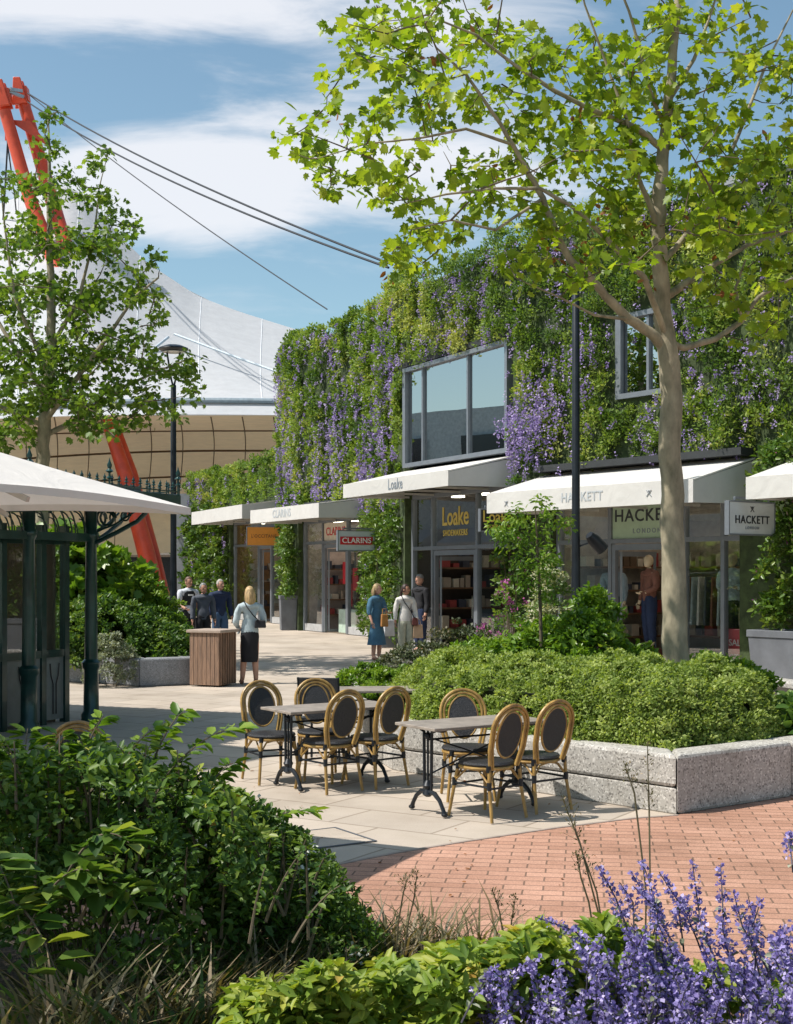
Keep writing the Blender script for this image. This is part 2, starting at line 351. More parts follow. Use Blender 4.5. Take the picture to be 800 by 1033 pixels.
# openings in the planted upper wall: segment -> (s0,s1,z0,z1)
S_hk = SG[1]; S_lk = SG[3]
OPEN = {1: [(S_hk.at(690), S_hk.at(632), 5.3, 6.95)], 3: [(.05, S_lk.L-.02, 4.5, 6.95)]}
HI = {0: (3.95, 9.1), 1: (4.05, 9.1), 2: (4.0, 9.1), 3: (4.5, 9.1), 4: (3.6, 9.3), 5: (3.9, 9.6), 6: (3.6, 9.8), 7: (4.6, 6.1), 8: (0, 6.1)}
w = MB()
for i, sg in enumerate(SG):
    z0, z1 = HI[i]
    ops = OPEN.get(i, [])
    if i == 3: z0 = 4.0
    if not ops: w.lbox(sg, 0, sg.L, 0, .22, z0, z1-.25)
    for s0, s1, a, b in ops:
        if s0 > .1: w.lbox(sg, 0, s0, 0, .22, z0, z1-.25)
        if sg.L-s1 > .1: w.lbox(sg, s1, sg.L, 0, .22, z0, z1-.25)
        w.lbox(sg, s0, s1, .001, .219, b, z1-.25)
        if a-z0 > .6: w.lbox(sg, s0, s1, .001, .219, z0, a)
for i in (2, 4, 6, 8):
    w.lbox(SG[i], 0, SG[i].L, .003, .217, 0, HI[i][0] if i != 8 else .02)
w.lbox(SG[0], SG[0].L-1.45, SG[0].L, .003, .217, 0, 3.95)
inb(w.build('planted_wall_panel', backing))
# body of the building behind its fronts
hi_in = off(-2.6)[:8]; lo_in = off(-4.2)
b = MB(); b.prism([*[tuple(p) for p in hi_in], (14, 52), (26, 40), (26, 18)], 4.3, 8.8); inb(b.build('upper_storey', wall_grey))
b = MB(); b.prism([*lo_in, (4, 66), (26, 50), (26, 20)], 0, 3.9); inb(b.build('ground_storey', wall_grey))
b = MB(); f0 = off(-.001); b.prism([*f0[:8], (14, 52), (26, 40), (26, 18)], 8.82, 8.98); b.prism([*f0[:8], (14, 52), (26, 40), (26, 18)], 4.0, 4.18)
b.prism([*f0[7:], (4, 66), (14, 52.5)], 4.25, 4.4); inb(b.build('roof_slab', dark_frame))
# end wall of the high part, and the dark ledge above the awnings
e0 = Vector((*FP[7], 0)); bq = MB(); bq.hexa([e0+Vector(q) for q in ((0, -.1, 4.2), (9, 4, 4.2), (9, 4.2, 4.2), (0, .1, 4.2), (0, -.1, 9.4), (9, 4, 9.4), (9, 4.2, 9.4), (0, .1, 9.4))]); inb(bq.build('end_wall', backing))
for k_, a_, b_, o_, z_ in ((1, -.35, SG[1].L+.1, .62, 3.98), (3, 0, SG[3].L, .3, 6.98), (5, 0, SG[5].L, .5, 4.02)):
    l = MB(); l.lbox(SG[k_], a_, b_, .0, o_, z_, z_+.13); inb(l.build('ledge', mat('black_ledge', (.025, .028, .03), .7)))
# grey roof housing at the far right
rp = P(806, 170, 25.5); r_ = MB(); r_.box((rp.x+1.0, rp.y+1.0, 9.2), (2.6, 2.6, .9), R(37)); r_.box((rp.x+1.0, rp.y+1.0, 9.72), (3.1, 3.1, .16), R(37)); inb(r_.build('roof_housing', wall_grey))
# upper windows
def upper_window(sg, s0, s1, z0, z1, cuts):
    fr = MB(); t = .09
    fr.lbox(sg, s0, s1, .1, .32, z1-.1, z1); fr.lbox(sg, s0, s1, .1, .32, z0, z0+.1)
    fr.lbox(sg, s0, s0+.1, .1, .32, z0+.1, z1-.1); fr.lbox(sg, s1-.14, s1, .1, .32, z0+.1, z1-.1)
    for c in cuts: fr.lbox(sg, c-.03, c+.03, .18, .28, z0+.1, z1-.1)
    fo = inb(fr.build('window', frame_m))
    ed = [s0+.1, *cuts, s1-.14]
    for a, b_ in zip(ed, ed[1:]):
        p = MB(); p.lbox(sg, a+.03, b_-.03, .20, .22, z0+.1, z1-.1); po = p.build('pane', upglass); po.parent = fo
upper_window(SG[3], .05, S_lk.L-.02, 4.5, 6.95, [S_lk.at(482), S_lk.at(436)])
s0, s1, a_, b_ = OPEN[1][0]; upper_window(SG[1], s0, s1, a_, b_, [s0+(s1-s0)*.45])

# foliage of the living wall
rng = RNG
pos, nr, ax, tn, sz = [], [], [], [], []; fpos, fn, ftint, fsz = [], [], [], []
def vnoise(s, z):
    return sin(s*4.1+sin(z*.7)*1.3)*.5+sin(s*1.7+z*.45+1)*.35+sin(s*7.3-z*1.9)*.25
def clear(i, s, z, m=.06):
    for s0, s1, a, b in OPEN.get(i, []):
        if s0-m < s < s1+m and a-.12 < z < b+m: return False
    return True
acc = 0
for i, sg in enumerate(SG):
    z0, z1 = HI[i]
    acc += 20
    dens = {1: 17, 2: 15, 3: 17, 0: 14}.get(i, 10)
    cnt = int(sg.L*(z1-z0)*dens)
    if i == 0: cnt = int(cnt*.8)
    cs, co, cr = [], [], []
    for k in range(cnt):
        s = random.random()*sg.L; z = z0+.12+random.random()*(z1-z0-.2)
        if i == 0 and s < 3: continue
        if not clear(i, s, z): continue
        h = vnoise(s+acc, z)
        o = .20+.15*h+random.random()*.1
        cs.append(sg(s, o, z)); co.append(sg.n); cr.append(random.uniform(.16, .30)*(1+.25*h))
    for k in range(int(sg.L*7)):      # ragged top edge
        s = random.random()*sg.L
        cs.append(sg(s, random.uniform(.0, .4), z1-.2+random.random()*.28+.12*vnoise(s*2+acc, 3))); co.append(Vector((sg.n.x*.3, sg.n.y*.3, .9))); cr.append(random.uniform(.15, .3))
    if not cs: continue
    per = 80 if i <= 3 else 60
    p, n_, d, t = tufts(np.array([list(q) for q in cs]), np.array([list(q) for q in co]), cr, per, .75, .25, .6)
    p[:, 2] -= RNG.random(len(p))*.05
    pos.append(p); nr.append(n_); ax.append(d*.7+np.array([0, 0, .5])+rvec(len(p))*.5); tn.append(t); wn_ = np.sin(p[:, 0]*1.3+p[:, 2]*.9)+np.sin(p[:, 1]*.8-p[:, 2]*1.7+2)+np.sin(p[:, 0]*2.9+p[:, 2]*2.3); tn[-1] = np.clip(tn[-1]+.12*wn_+.04, 0, 1)
    sz.append(np.full(len(p), .085 if i <= 3 else .12)*RNG.uniform(.6, 1.25, len(p)))
    # lilac flower spikes in drifts
    for k in range(int(sg.L*(z1-z0)*(36 if i != 7 else 4))):
        s = random.random()*sg.L; z = z0+random.random()*(z1-z0)*.97
        if not clear(i, s, z, .0): continue
        if i == 0 and s < 4: continue
        dr = sin(s*1.5+acc*.3)+sin(z*1.1+s*.6+acc)+.9*sin(s*3.7+z*.5)-.15
        dr += -.5*(z-z0)/(z1-z0)+.3
        if random.random() > max(.16, min(.8, dr)): continue
        h = vnoise(s+acc, z); c = sg(s, .42+.15*h+random.random()*.12, z)
        L_ = random.uniform(.08, .24); m_ = int(L_*75)
        tt = RNG.random(m_); dx = RNG.normal(size=(m_, 3))*.022
        q = np.array(c)+np.outer(tt-.5, np.array([0, 0, L_])+RNG.normal(size=3)*.05)+dx
        fpos.append(q); fn.append(rvec(m_)+np.array(sg.n)*.8); ftint.append(np.full(m_, random.random())*.7+.3*RNG.random(m_)); fsz.append(np.full(m_, .036 if i <= 3 else .052)*RNG.uniform(.7, 1.3, m_))
for sgx, sx, zx, nn in ((SG[2], .5, 5.0, 60), (SG[2], .3, 4.6, 40), (SG[1], 3.6, 6.2, 30), (SG[1], 4.6, 5.2, 40)):
    for k in range(nn):
        c = sgx(sx+random.gauss(0, .3), .55+random.random()*.2, zx+random.gauss(0, .4)); m_ = 18
        q = np.array(c)+np.outer(RNG.random(m_)-.5, np.array([0, 0, .4]))+RNG.normal(size=(m_, 3))*.025
        fpos.append(q); fn.append(rvec(m_)); ftint.append(RNG.random(m_)); fsz.append(np.full(m_, .045))
inb(leaves('wall_foliage', np.concatenate(pos), np.concatenate(nr), np.concatenate(sz), 'quad', wall_leaf, None, np.concatenate(ax), np.concatenate(tn), .8))['kind'] = 'stuff'
inb(leaves('wall_flowers', np.concatenate(fpos), np.concatenate(fn), np.concatenate(fsz), 'petal', lilac, None, None, np.concatenate(ftint)))['kind'] = 'stuff'

# ---------------------------------------------------------------- lettering
def text_mesh(txt, size, depth=.004, bold=0, spacing=1.0, sx=1.0):
    cu = bpy.data.curves.new('lettering', 'FONT'); cu.body = txt; cu.size = size; cu.extrude = depth; cu.align_x = 'CENTER'; cu.align_y = 'CENTER'
    cu.offset = bold; cu.space_character = spacing; cu.resolution_u = 3
    o = bpy.data.objects.new('tmp', cu); C.objects.link(o); bpy.context.view_layer.update()
    me = bpy.data.meshes.new_from_object(o.evaluated_get(bpy.context.evaluated_depsgraph_get())); bpy.data.objects.remove(o)
    if sx != 1:
        me.transform(Matrix.Diagonal((sx, 1, 1, 1)))
    return me
def place_text(txt, size, pos, xdir, ydir, m, parent, bold=0, spacing=1.0, sx=1.0, name='lettering', depth=.004):
    me = text_mesh(txt, size, depth, bold, spacing, sx); x = Vector(xdir).normalized(); y = Vector(ydir).normalized(); z = x.cross(y)
    me.transform(Matrix.Translation(Vector(pos)) @ Matrix((x, y, z)).transposed().to_4x4())
    return link_mesh(name, me, m, parent)
def serifs(txt, size, pos, xdir, ydir, m, parent, sx=1.0, spacing=1.0):
    return place_text(txt, size, pos, xdir, ydir, m, parent, size*.012, spacing, sx)
def crossmark(pos, xd, yd, r, m, parent):
    b = MB(); x = Vector(xd); y = Vector(yd); p = Vector(pos)
    b.bar(p-x*r-y*r, p+x*r+y*r, r*.22, .006); b.bar(p+x*r-y*r, p-x*r+y*r, r*.22, .006); b.ball(p+y*r*.75, r*.28, 6); b.bar(p-x*r*.55+y*r*.2, p+x*r*.55+y*r*.2, r*.25, .006)
    return b.build('emblem', m, parent)

# ---------------------------------------------------------------- shopfronts
lamp_m = bpy.data.materials.new('shop_downlight'); _nt = nodes(lamp_m); _e = N(_nt, 'ShaderNodeEmission'); _e.inputs[0].default_value = (1, .86, .68, 1); _e.inputs[1].default_value = 11
_nt.links.new(_e.outputs[0], N(_nt, 'ShaderNodeOutputMaterial').inputs[0])
def awning(sg, s0, s1, z_bot, valance, z_wall, proj, parent, txts):
    m = MB(); o1 = proj; zt = z_bot+valance; t = .03
    def slab(a, b, c, d, nrm):  # thin sheet with thickness
        nrm = Vector(nrm).normalized()*t; m.hexa([a-nrm, b-nrm, c-nrm, d-nrm, a, b, c, d])
    slab(sg(s0, .1, z_wall), sg(s1, .1, z_wall), sg(s1, o1, zt), sg(s0, o1, zt), (0, 0, 1))
    m.lbox(sg, s0, s1, o1+.002, o1+.03, z_bot, zt+.003)
    for s in (s0, s1):
        q = .015 if s == s0 else -.015
        pts = [sg(s, .1, z_wall-.05), sg(s, o1, zt-.035), sg(s, o1, z_bot), sg(s, .1, z_bot+.02)]; d = sg.d*q
        a = [m.bm.verts.new(p) for p in pts]; b = [m.bm.verts.new(p+d) for p in pts]
        m.bm.faces.new(a); m.bm.faces.new(b[::-1])
        for k in range(4): m.bm.faces.new((a[k], b[k], b[(k+1) % 4], a[(k+1) % 4]))
    aw = m.build('awning', white_canvas, parent)
    fr = MB()
    fr.bar(sg(s0+.05, o1-.03, z_bot+.06), sg(s1-.05, o1-.03, z_bot+.06), .06, .06)
    k = 4
    for j in range(k+1):
        s = s0+.06+(s1-s0-.12)*j/k
        fr.bar(sg(s, .1, z_bot+.06), sg(s, o1-.05, z_bot+.06), .04, .05)
    fr.build('awning_frame', mat('pale_aluminium', (.62, .60, .55), .4, .4, var=.05), aw)
    for txt, s, size, sx, mm in txts:
        xd = -sg.d; serifs(txt, size, sg(s, o1+.035, z_bot+valance*.52), xd, (0, 0, 1), mm, aw, sx, 1.1)
    return aw
def lit_shelf(b, sg, s0, s1, o, z): b.lbox(sg, s0, s1, o-.35, o, z, z+.03)
def shopfront(label, group, sg, s0, s1, cuts, door, zb, ztop, aw, goods, kick=.25, wallcol=(.42, .37, .31), lean=None):
    """cuts: mullion positions along s; door: index of the bay with the door"""
    mid = sg((s0+s1)/2, 0, 0)
    t = empty('shopfront', mid, 0, label, 'shopfront', group)
    def pr(o): o.parent = t; o.matrix_parent_inverse = Matrix.Translation(-mid); return o
    fr = MB(); w_ = .045
    for c in cuts: fr.lbox(sg, c-w_, c+w_, -.06, .07, .02, ztop)
    fr.lbox(sg, cuts[0]+w_, cuts[-1]-w_, -.057, .066, zb-.045, zb+.045); fr.lbox(sg, cuts[0], cuts[-1], -.06, .068, ztop-.002, ztop+.1)
    fo = pr(fr.build('shop_frame', frame_m, bevel=.006, seg=1))
    for i, (a, b) in enumerate(zip(cuts, cuts[1:])):
        a += w_; b -= w_
        p = MB(); p.lbox(sg, a, b, -.01, .01, zb+.045, ztop-.002); pr(p.build('transom_pane', glass))
        if i == door:
            d = MB()
            for q, r in ((a+.01, a+.1), (b-.1, b-.01)): d.lbox(sg, q, r, -.05, .05, .03, zb-.06)
            d.lbox(sg, a+.1, b-.1, -.05, .05, zb-.18, zb-.06)
            # the leaf of the door stands open inwards
            do = pr(d.build('door_frame', frame_m))
            lf = MB(); q0 = sg(b-.12, -.06, 0); dd = (-sg.n*.96+sg.d*-.1).normalized()
            for z0, z1 in ((.03, .12), (zb-.3, zb-.2)): lf.bar(q0+dd*.0+Vector((0, 0, (z0+z1)/2)), q0+dd*.95+Vector((0, 0, (z0+z1)/2)), .05, z1-z0)
            for x in (.03, .92): lf.bar(q0+dd*x+Vector((0, 0, .03)), q0+dd*x+Vector((0, 0, zb-.2)), .06, .05)
            lo = pr(lf.build('door', frame_m))
            h = MB(); h.bar(q0+dd*.82+sg.d*-.07+Vector((0, 0, .8)), q0+dd*.82+sg.d*-.07+Vector((0, 0, 1.3)), .025); ho = h.build('handle', mat('steel', (.6, .6, .6), .25, 1, var=0), lo)
        else:
            k = MB(); k.lbox(sg, a, b, -.05, .045, .02, kick); pr(k.build('kick_panel', mat('pale_kick_panel', (.42, .42, .42), .6)))
            p = MB(); p.lbox(sg, a, b, -.01, .01, kick, zb-.045); pr(p.build('shop_window', glass))
    # the room behind
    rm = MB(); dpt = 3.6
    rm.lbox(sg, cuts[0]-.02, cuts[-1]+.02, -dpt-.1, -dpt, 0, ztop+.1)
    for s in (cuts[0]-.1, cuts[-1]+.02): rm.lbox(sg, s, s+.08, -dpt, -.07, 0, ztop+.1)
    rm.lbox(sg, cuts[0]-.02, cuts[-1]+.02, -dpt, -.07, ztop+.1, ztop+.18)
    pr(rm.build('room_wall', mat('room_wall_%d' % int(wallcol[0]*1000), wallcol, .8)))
    fl = MB(); fl.lbox(sg, cuts[0]-.02, cuts[-1]+.02, -dpt, -.05, .005, .02); pr(fl.build('room_floor', mat('shop_floor', (.22, .17, .12), .4)))
    lt_ = MB(); n_l = max(2, int((cuts[-1]-cuts[0])/1.2))
    for k in range(n_l):
        for o_ in (-.9, -2.4):
            s = cuts[0]+(k+.5)*(cuts[-1]-cuts[0])/n_l; lt_.lbox(sg, s-.12, s+.12, o_-.12, o_+.12, ztop+.05, ztop+.095)
    pr(lt_.build('ceiling_light', lamp_m))
    sh = MB()
    for z in (.5, 1.0, 1.5, 2.0): sh.lbox(sg, cuts[0]+.1, cuts[-1]-.1, -dpt+.02, -dpt+.42, z, z+.04)
    for z in (.5, 1.0, 1.5, 2.0): sh.lbox(sg, cuts[-1]-.36, cuts[-1]-.02, -dpt+.6, -.5, z, z+.04)
    so = pr(sh.build('shelf', mat('shelf_wood', (.16, .09, .05), .6)))
    ms = [mat('goods_%d' % k, c, .6, var=.1) for k, c in enumerate(goods[0])]
    gd = MB(); rr = random.Random(int(abs(mid.x)*100))
    for z in (.54, 1.04, 1.54, 2.04):
        s = cuts[0]+.15
        while s < cuts[-1]-.4:
            ww = rr.uniform(.1, .3); gd.mi = rr.randrange(len(ms)); gd.lbox(sg, s, s+ww, -dpt+.06, -dpt+.34, z+.002, z+rr.uniform(.08, .32)); s += ww+rr.uniform(.02, .15)
    for z in (.5, 1.0, 1.5, 2.0):
        y_ = -dpt+.7
        while y_ < -.7:
            ww = rr.uniform(.1, .26); gd.mi = rr.randrange(len(ms)); gd.lbox(sg, cuts[-1]-.30, cuts[-1]-.06, y_, y_+ww, z+.042, z+rr.uniform(.1, .36)); y_ += ww+rr.uniform(.03, .12)
    go = gd.build('stock', ms, so)
    a = pr(awning(sg, *aw, None, goods[1]))
    return t, pr
CL0 = [(.35, .3, .25), (.55, .5, .42), (.05, .06, .09), (.3, .05, .05), (.12, .08, .05)]
sg = SG[1]
hk, prh = shopfront('shopfront with green name panel and long white awning behind the big tree trunk', 'shopfronts along the planted building', sg, 0, sg.L,
    [.06, sg.at(731), sg.at(692), sg.at(617), sg.at(566), sg.L-.06], 2, 2.53, 3.3, (-.35, sg.L+.1, 3.1, .40, 3.98, 1.85), (CL0, [('HACKETT', sg.at(588, 1.85), .24, .95, letter_pale)]))
p = MB(); p.lbox(sg, sg.at(692)+.05, sg.at(617)-.05, .012, .022, 2.58, 3.28); prh(p.build('name_panel', mat('sage_panel', (.36, .47, .33), .5, var=.05)))
c = (sg.at(692)+sg.at(617))/2; prh(serifs('HACKETT', .34, sg(c, .026, 3.02), -sg.d, (0, 0, 1), letter_dark, None, 1.05, 1.12)); prh(serifs('LONDON', .13, sg(c, .026, 2.72), -sg.d, (0, 0, 1), letter_grey, None, 1, 1.5))
prh(crossmark(sg(sg.at(656, 1.85), 1.89, 3.30), -sg.d, (0, 0, 1), .055, letter_grey, None))
prh(crossmark(sg(sg.at(512, 1.85), 1.89, 3.27), -sg.d, (0, 0, 1), .05, letter_grey, None))
sg = SG[3]
lk, prl = shopfront('shopfront with gold name lettering, dark open doorway and white awning below the large upper window', 'shopfronts along the planted building', sg, 0, sg.L,
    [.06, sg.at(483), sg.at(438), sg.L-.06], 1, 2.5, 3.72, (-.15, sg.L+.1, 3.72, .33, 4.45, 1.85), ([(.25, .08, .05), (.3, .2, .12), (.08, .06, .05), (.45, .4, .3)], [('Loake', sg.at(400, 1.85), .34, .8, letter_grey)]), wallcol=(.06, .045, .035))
c = (sg.at(483)+sg.at(438))/2; prl(serifs('Loake', .62, sg(c, .02, 3.22), -sg.d, (0, 0, 1), letter_gold, None, .85, 1)); prl(serifs('SHOEMAKERS', .2, sg(c, .02, 2.84), -sg.d, (0, 0, 1), letter_gold, None, .85, 1.15))
sg = SG[5]
cl, prc = shopfront('shopfront with a red and white window display under a white awning, middle of the row', 'shopfronts along the planted building', sg, 0, sg.L,
    [.06, sg.at(352), sg.at(327), sg.L-.06], 1, 2.87, 3.5, (-.1, sg.L+.1, 3.5, .42, 4.15, 1.85), ([(.5, .03, .04), (.8, .75, .72), (.6, .05, .06), (.75, .4, .38)], [('CLARINS', sg.at(285, 1.85), .34, 1, letter_pale)]), wallcol=(.62, .52, .48))
c = (sg.at(352)+sg.at(327))/2; pn = MB(); pn.lbox(sg, sg.at(352)+.05, sg.at(327)-.05, .012, .022, 2.93, 3.48); prc(pn.build('name_panel', mat('cream_panel', (.70, .62, .50), .5)))
prc(serifs('CLARINS', .36, sg(c, .026, 3.2), -sg.d, (0, 0, 1), red_m, None, 1, 1))
for q, zz in ((sg.at(340), 1.2), (sg.at(336), 1.9), (sg.at(346), 1.7)):
    pn = MB(); pn.lbox(sg, q-.18, q+.18, -.45, -.42, zz-.35, zz+.35); prc(pn.build('display_poster', red_m))
pn = MB(); pn.lbox(sg, sg.at(352)+.1, sg.at(333), -.75, -.3, .02, .75); prc(pn.build('display_plinth', mat('mint_plinth', (.50, .62, .52), .5)))
sg = SG[7]
lo, pro = shopfront('farthest shopfront with narrow doorway, orange sign beside it and a white awning', 'shopfronts along the planted building', sg, 0, sg.L,
    [.06, sg.at(275), sg.at(262), sg.L-.06], 1, 3.0, 3.85, (-.2, sg.L, 3.85, .5, 4.6, 1.8), ([(.75, .45, .03), (.7, .3, .05), (.3, .2, .1)], []), wallcol=(.34, .20, .10))
pn = MB(); pn.lbox(sg, sg.at(275)+.15, sg.at(262)-.1, -1.0, -.8, .35, 1.25); pro(pn.build('display_plinth', mat('yellow_plinth', (.80, .45, .02), .5)))
sg = SG[0]; L0 = sg.L
nx, prn = shopfront('shopfront cut by the right picture edge with a white awning corner', 'shopfronts along the planted building', sg, L0-6.6, L0-1.5,
    [L0-6.6, L0-4.9, L0-3.2, L0-1.5], 1, 2.53, 3.3, (L0-6.8, L0-1.45, 3.1, .36, 3.95, 1.85), (CL0, []))
for q in (prh, prl, prc, pro, prn): pass

# hanging signs: flat boards on brackets, square to the facade
def hang_sign(label, p, w_, h_, m, deps=.07, rim=frame_m, wall=None):
    """p: centre of the board, facing the camera side (square to the facade)"""
    t = empty('hanging_sign', p, 0, label, 'shop sign', 'signs hanging from the shopfronts')
    def pr(o): o.parent = t; o.matrix_parent_inverse = Matrix.Translation(-Vector(p)); return o
    sg, x = wall; xd = -sg.n; yd = -sg.d   # board runs outward from the wall and faces back along the facade
    xd = -sg.n; xx = xd.normalized(); fn = sg.d*-1
    b = MB(); P0 = Vector(p)
    def bx(w1, h1, d0, d1):
        return [P0+xx*(i*w1/2)+fn*d+Vector((0, 0, j*h1/2)) for d in (d0, d1) for i, j in ((-1, -1), (1, -1), (1, 1), (-1, 1))]
    b.hexa(bx(w_, h_, -deps/2, deps/2)); pr(b.build('sign_board', m))
    r = MB(); e = .02
    for i in (-1, 1): r.hexa([P0+xx*(i*w_/2+k*e*.6)+fn*d+Vector((0, 0, j*(h_/2+e*.5))) for d in (-deps/2-.012, deps/2+.012) for k, j in ((-1, -1), (1, -1), (1, 1), (-1, 1))])
    for j in (-1, 1): r.hexa([P0+xx*(i*(w_/2-e))+fn*d+Vector((0, 0, j*h_/2+k*e*.6)) for d in (-deps/2-.011, deps/2+.011) for i, k in ((-1, -1), (1, -1), (1, 1), (-1, 1))])
    pr(r.build('sign_rim', rim))
    br = MB(); a = P0+xx*(-w_*.35)+Vector((0, 0, h_/2+.06)); br.bar(a, P0+xx*(w_/2+.5)+Vector((0, 0, h_/2+.06)), .04, .04)
    for i in (-.35, .4): br.bar(P0+xx*(w_*i)+Vector((0, 0, h_/2)), P0+xx*(w_*i)+Vector((0, 0, h_/2+.06)), .02)
    pr(br.build('bracket', rim))
    return t, pr, xx, fn, P0
pale = mat('pale_grey_board', (.55, .60, .62), .5, var=.04)
def board(label, u, v, Y, wpx, hpx, m, wall):
    c = P(u, v, Y); sgx = SG[wall]; cosx = abs(sgx.n.x-sgx.n.y*(c.x/c.y))
    return hang_sign(label, c, wpx/F*Y/max(.3, cosx), hpx/F*Y, m, wall=(sgx, 0))
t, pr, xx, fn, p0 = board('pale grey hanging sign with dark lettering and crossed emblem beside the climbing plants', 757, 523, 22.2, 46, 33, pale, 0)
q = p0+fn*.042; pr(serifs('HACKETT', .185, q-Vector((0, 0, .03)), xx, (0, 0, 1), letter_dark, None, 1.0, 1.12)); pr(serifs('LONDON', .065, q-Vector((0, 0, .16)), xx, (0, 0, 1), letter_grey, None, 1, 1.4)); pr(crossmark(q+Vector((0, 0, .15)), xx, Vector((0, 0, 1)), .045, letter_dark, None))
t, pr, xx, fn, p0 = board('pale hanging sign with white letters on a red band', 359, 545.5, 35.6, 37, 20, pale, 5)
q = p0+fn*.04; b = MB(); b.hexa([q+xx*(i*.48)+fn*d+Vector((0, 0, j*.105)) for d in (0, .008) for i, j in ((-1, -1), (1, -1), (1, 1), (-1, 1))]); pr(b.build('red_band', red_m)); pr(serifs('CLARINS', .2, q+fn*.012, xx, (0, 0, 1), letter_white, None, 1.05, 1.05))
t, pr, xx, fn, p0 = board('orange hanging sign beside the farthest doorway', 266, 541, 47.3, 34, 19, orange_m, 6)
pr(serifs("L'OCCITANE", .17, p0+fn*.04, xx, (0, 0, 1), mat('brown_lettering', (.25, .09, .02), .6), None, .85, 1.1))
t, pr, xx, fn, p0 = board('black hanging sign with gold lettering between two white awnings', 501, 525, 28.2, 34, 22, mat('black_board', (.01, .01, .012), .4), 3)
pr(serifs('Loake', .34, p0+fn*.04+Vector((0, 0, .07)), xx, (0, 0, 1), letter_gold, None, .9, 1)); pr(serifs('SHOEMAKERS', .095, p0+fn*.04-Vector((0, 0, .13)), xx, (0, 0, 1), letter_gold, None, .95, 1.1))
# ---------------------------------------------------------------- tent roof, mast, cables
tent = empty('tent_roof', (-10, 75, 0), 0, 'huge white tensile tent roof with beige ribbed lining rising behind the shops', 'tent')
def pt(o): o.parent = tent; o.matrix_parent_inverse = Matrix.Translation((10, -75, 0)); return o
def interp(xs, ys, x): return float(np.interp(x, xs, ys))
RU = [-260, -120, 0, 55, 75, 100, 120, 150, 200, 240, 285, 350, 430, 560]
RV = [330, 262, 205, 186, 190, 213, 238, 266, 299, 314, 328, 348, 372, 405]
def grid(f, nu, nv, name, m, th=None, parent=None):
    bm = bmesh.new(); vs = [[bm.verts.new(f(i/nu, j/nv)) for j in range(nv+1)] for i in range(nu+1)]
    for i in range(nu):
        for j in range(nv): bm.faces.new((vs[i][j], vs[i+1][j], vs[i+1][j+1], vs[i][j+1]))
    me = bpy.data.meshes.new(name); bm.to_mesh(me); bm.free(); o = link_mesh(name, me, m, parent, True)
    return o
def rim_v(u): return 404+((u-200)/150)**2*2.2+max(0, (150-u))*.03
def roof_f(a, b):
    u = -260+820*a; vr = interp(RU, RV, u); top = P(u, vr, 80)
    lowp = P(u, rim_v(u)-1, 62); p = top.lerp(lowp, b); p.z -= sin(pi*b)*(top.z-lowp.z)*.12*(1+.3*sin(a*40)*.2); p.y -= sin(pi*b)*1.0
    # shallow scallops between the mast stays
    return p
pt(grid(roof_f, 90, 16, 'roof_membrane', tent_m))
def back_f(a, b):
    u = -260+820*a; vr = interp(RU, RV, u); top = P(u, vr, 80); lowp = Vector((top.x*1.2, 104, 7)); p = top.lerp(lowp, b); p.z -= sin(pi*b)*2; return p
pt(grid(back_f, 40, 8, 'rear_membrane', tent_m))
e = MB(); e.tube([P(u, rim_v(u), 61.9) for u in range(-260, 570, 20)], .13, 8); pt(e.build('rim_tube', mat('edge_cable_sleeve', (.28, .34, .38), .5), smooth=True))
def val_f(a, b):
    u = -260+820*a; p = P(u, rim_v(u)+2, 62); q = P(u, 418+((u-200)/150)**2*2.4, 61.3); return p.lerp(q, b)
pt(grid(val_f, 60, 2, 'rim_band', tent_m))
CY = [62, 70, 78, 86, 92, 97, 100]; CVv = [419, 433, 450, 471, 497, 527, 556]
def lin_f(a, b):
    u = -260+820*a; Y = interp([0, .2, .4, .6, .8, .92, 1], CY, b); v = interp(CY, CVv, Y)
    drop = ((u-230)/170)**2*b*13 if u < 230 else ((u-230)/300)**2*b*8
    v2 = min(v+drop, 560)
    return P(u, v2, Y)
pt(grid(lin_f, 60, 20, 'roof_lining', lining))
ribm = mat('lining_rib', (.16, .10, .055), .7)
rb = MB()
for b_ in (.2, .43, .66): rb.tube([lin_f(a/60, b_)-Vector((0, .1, .1)) for a in range(61)], .065 if b_ > .3 else .04, 6)
pt(rb.build('hoop_cable', ribm, smooth=True))
for a in [x/26 for x in range(3, 26)]:
    r_ = MB(); r_.tube([lin_f(a+.004*sin(j*.3), j/14)-Vector((0, .1, .1)) for j in range(15)], .032, 5); pt(r_.build('rib', ribm, smooth=True))
for k in range(13):
    a_ = .04+k*.075; s_ = MB(); s_.tube([roof_f(a_, j/12)+Vector((0, -.01, .01)) for j in range(13)], .022, 4, False); pt(s_.build('panel_seam', mat('pale_seam', (.70, .72, .75), .7)))
sm = MB(); sm.tube([P(176, 337, 70.4), P(200, 346, 69.5), P(240, 361, 68), P(285, 377, 66.5), P(340, 396, 64)], .07, 6); sm.tube([P(170, 340, 70.4), P(150, 356, 69), P(135, 372, 67.5)], .07, 6); pt(sm.build('saddle_shade_seam', mat('seam_shade_blue', (.45, .52, .58), .6), smooth=True))  # seam tubes, coloured bluish for the shadow in the roof saddle

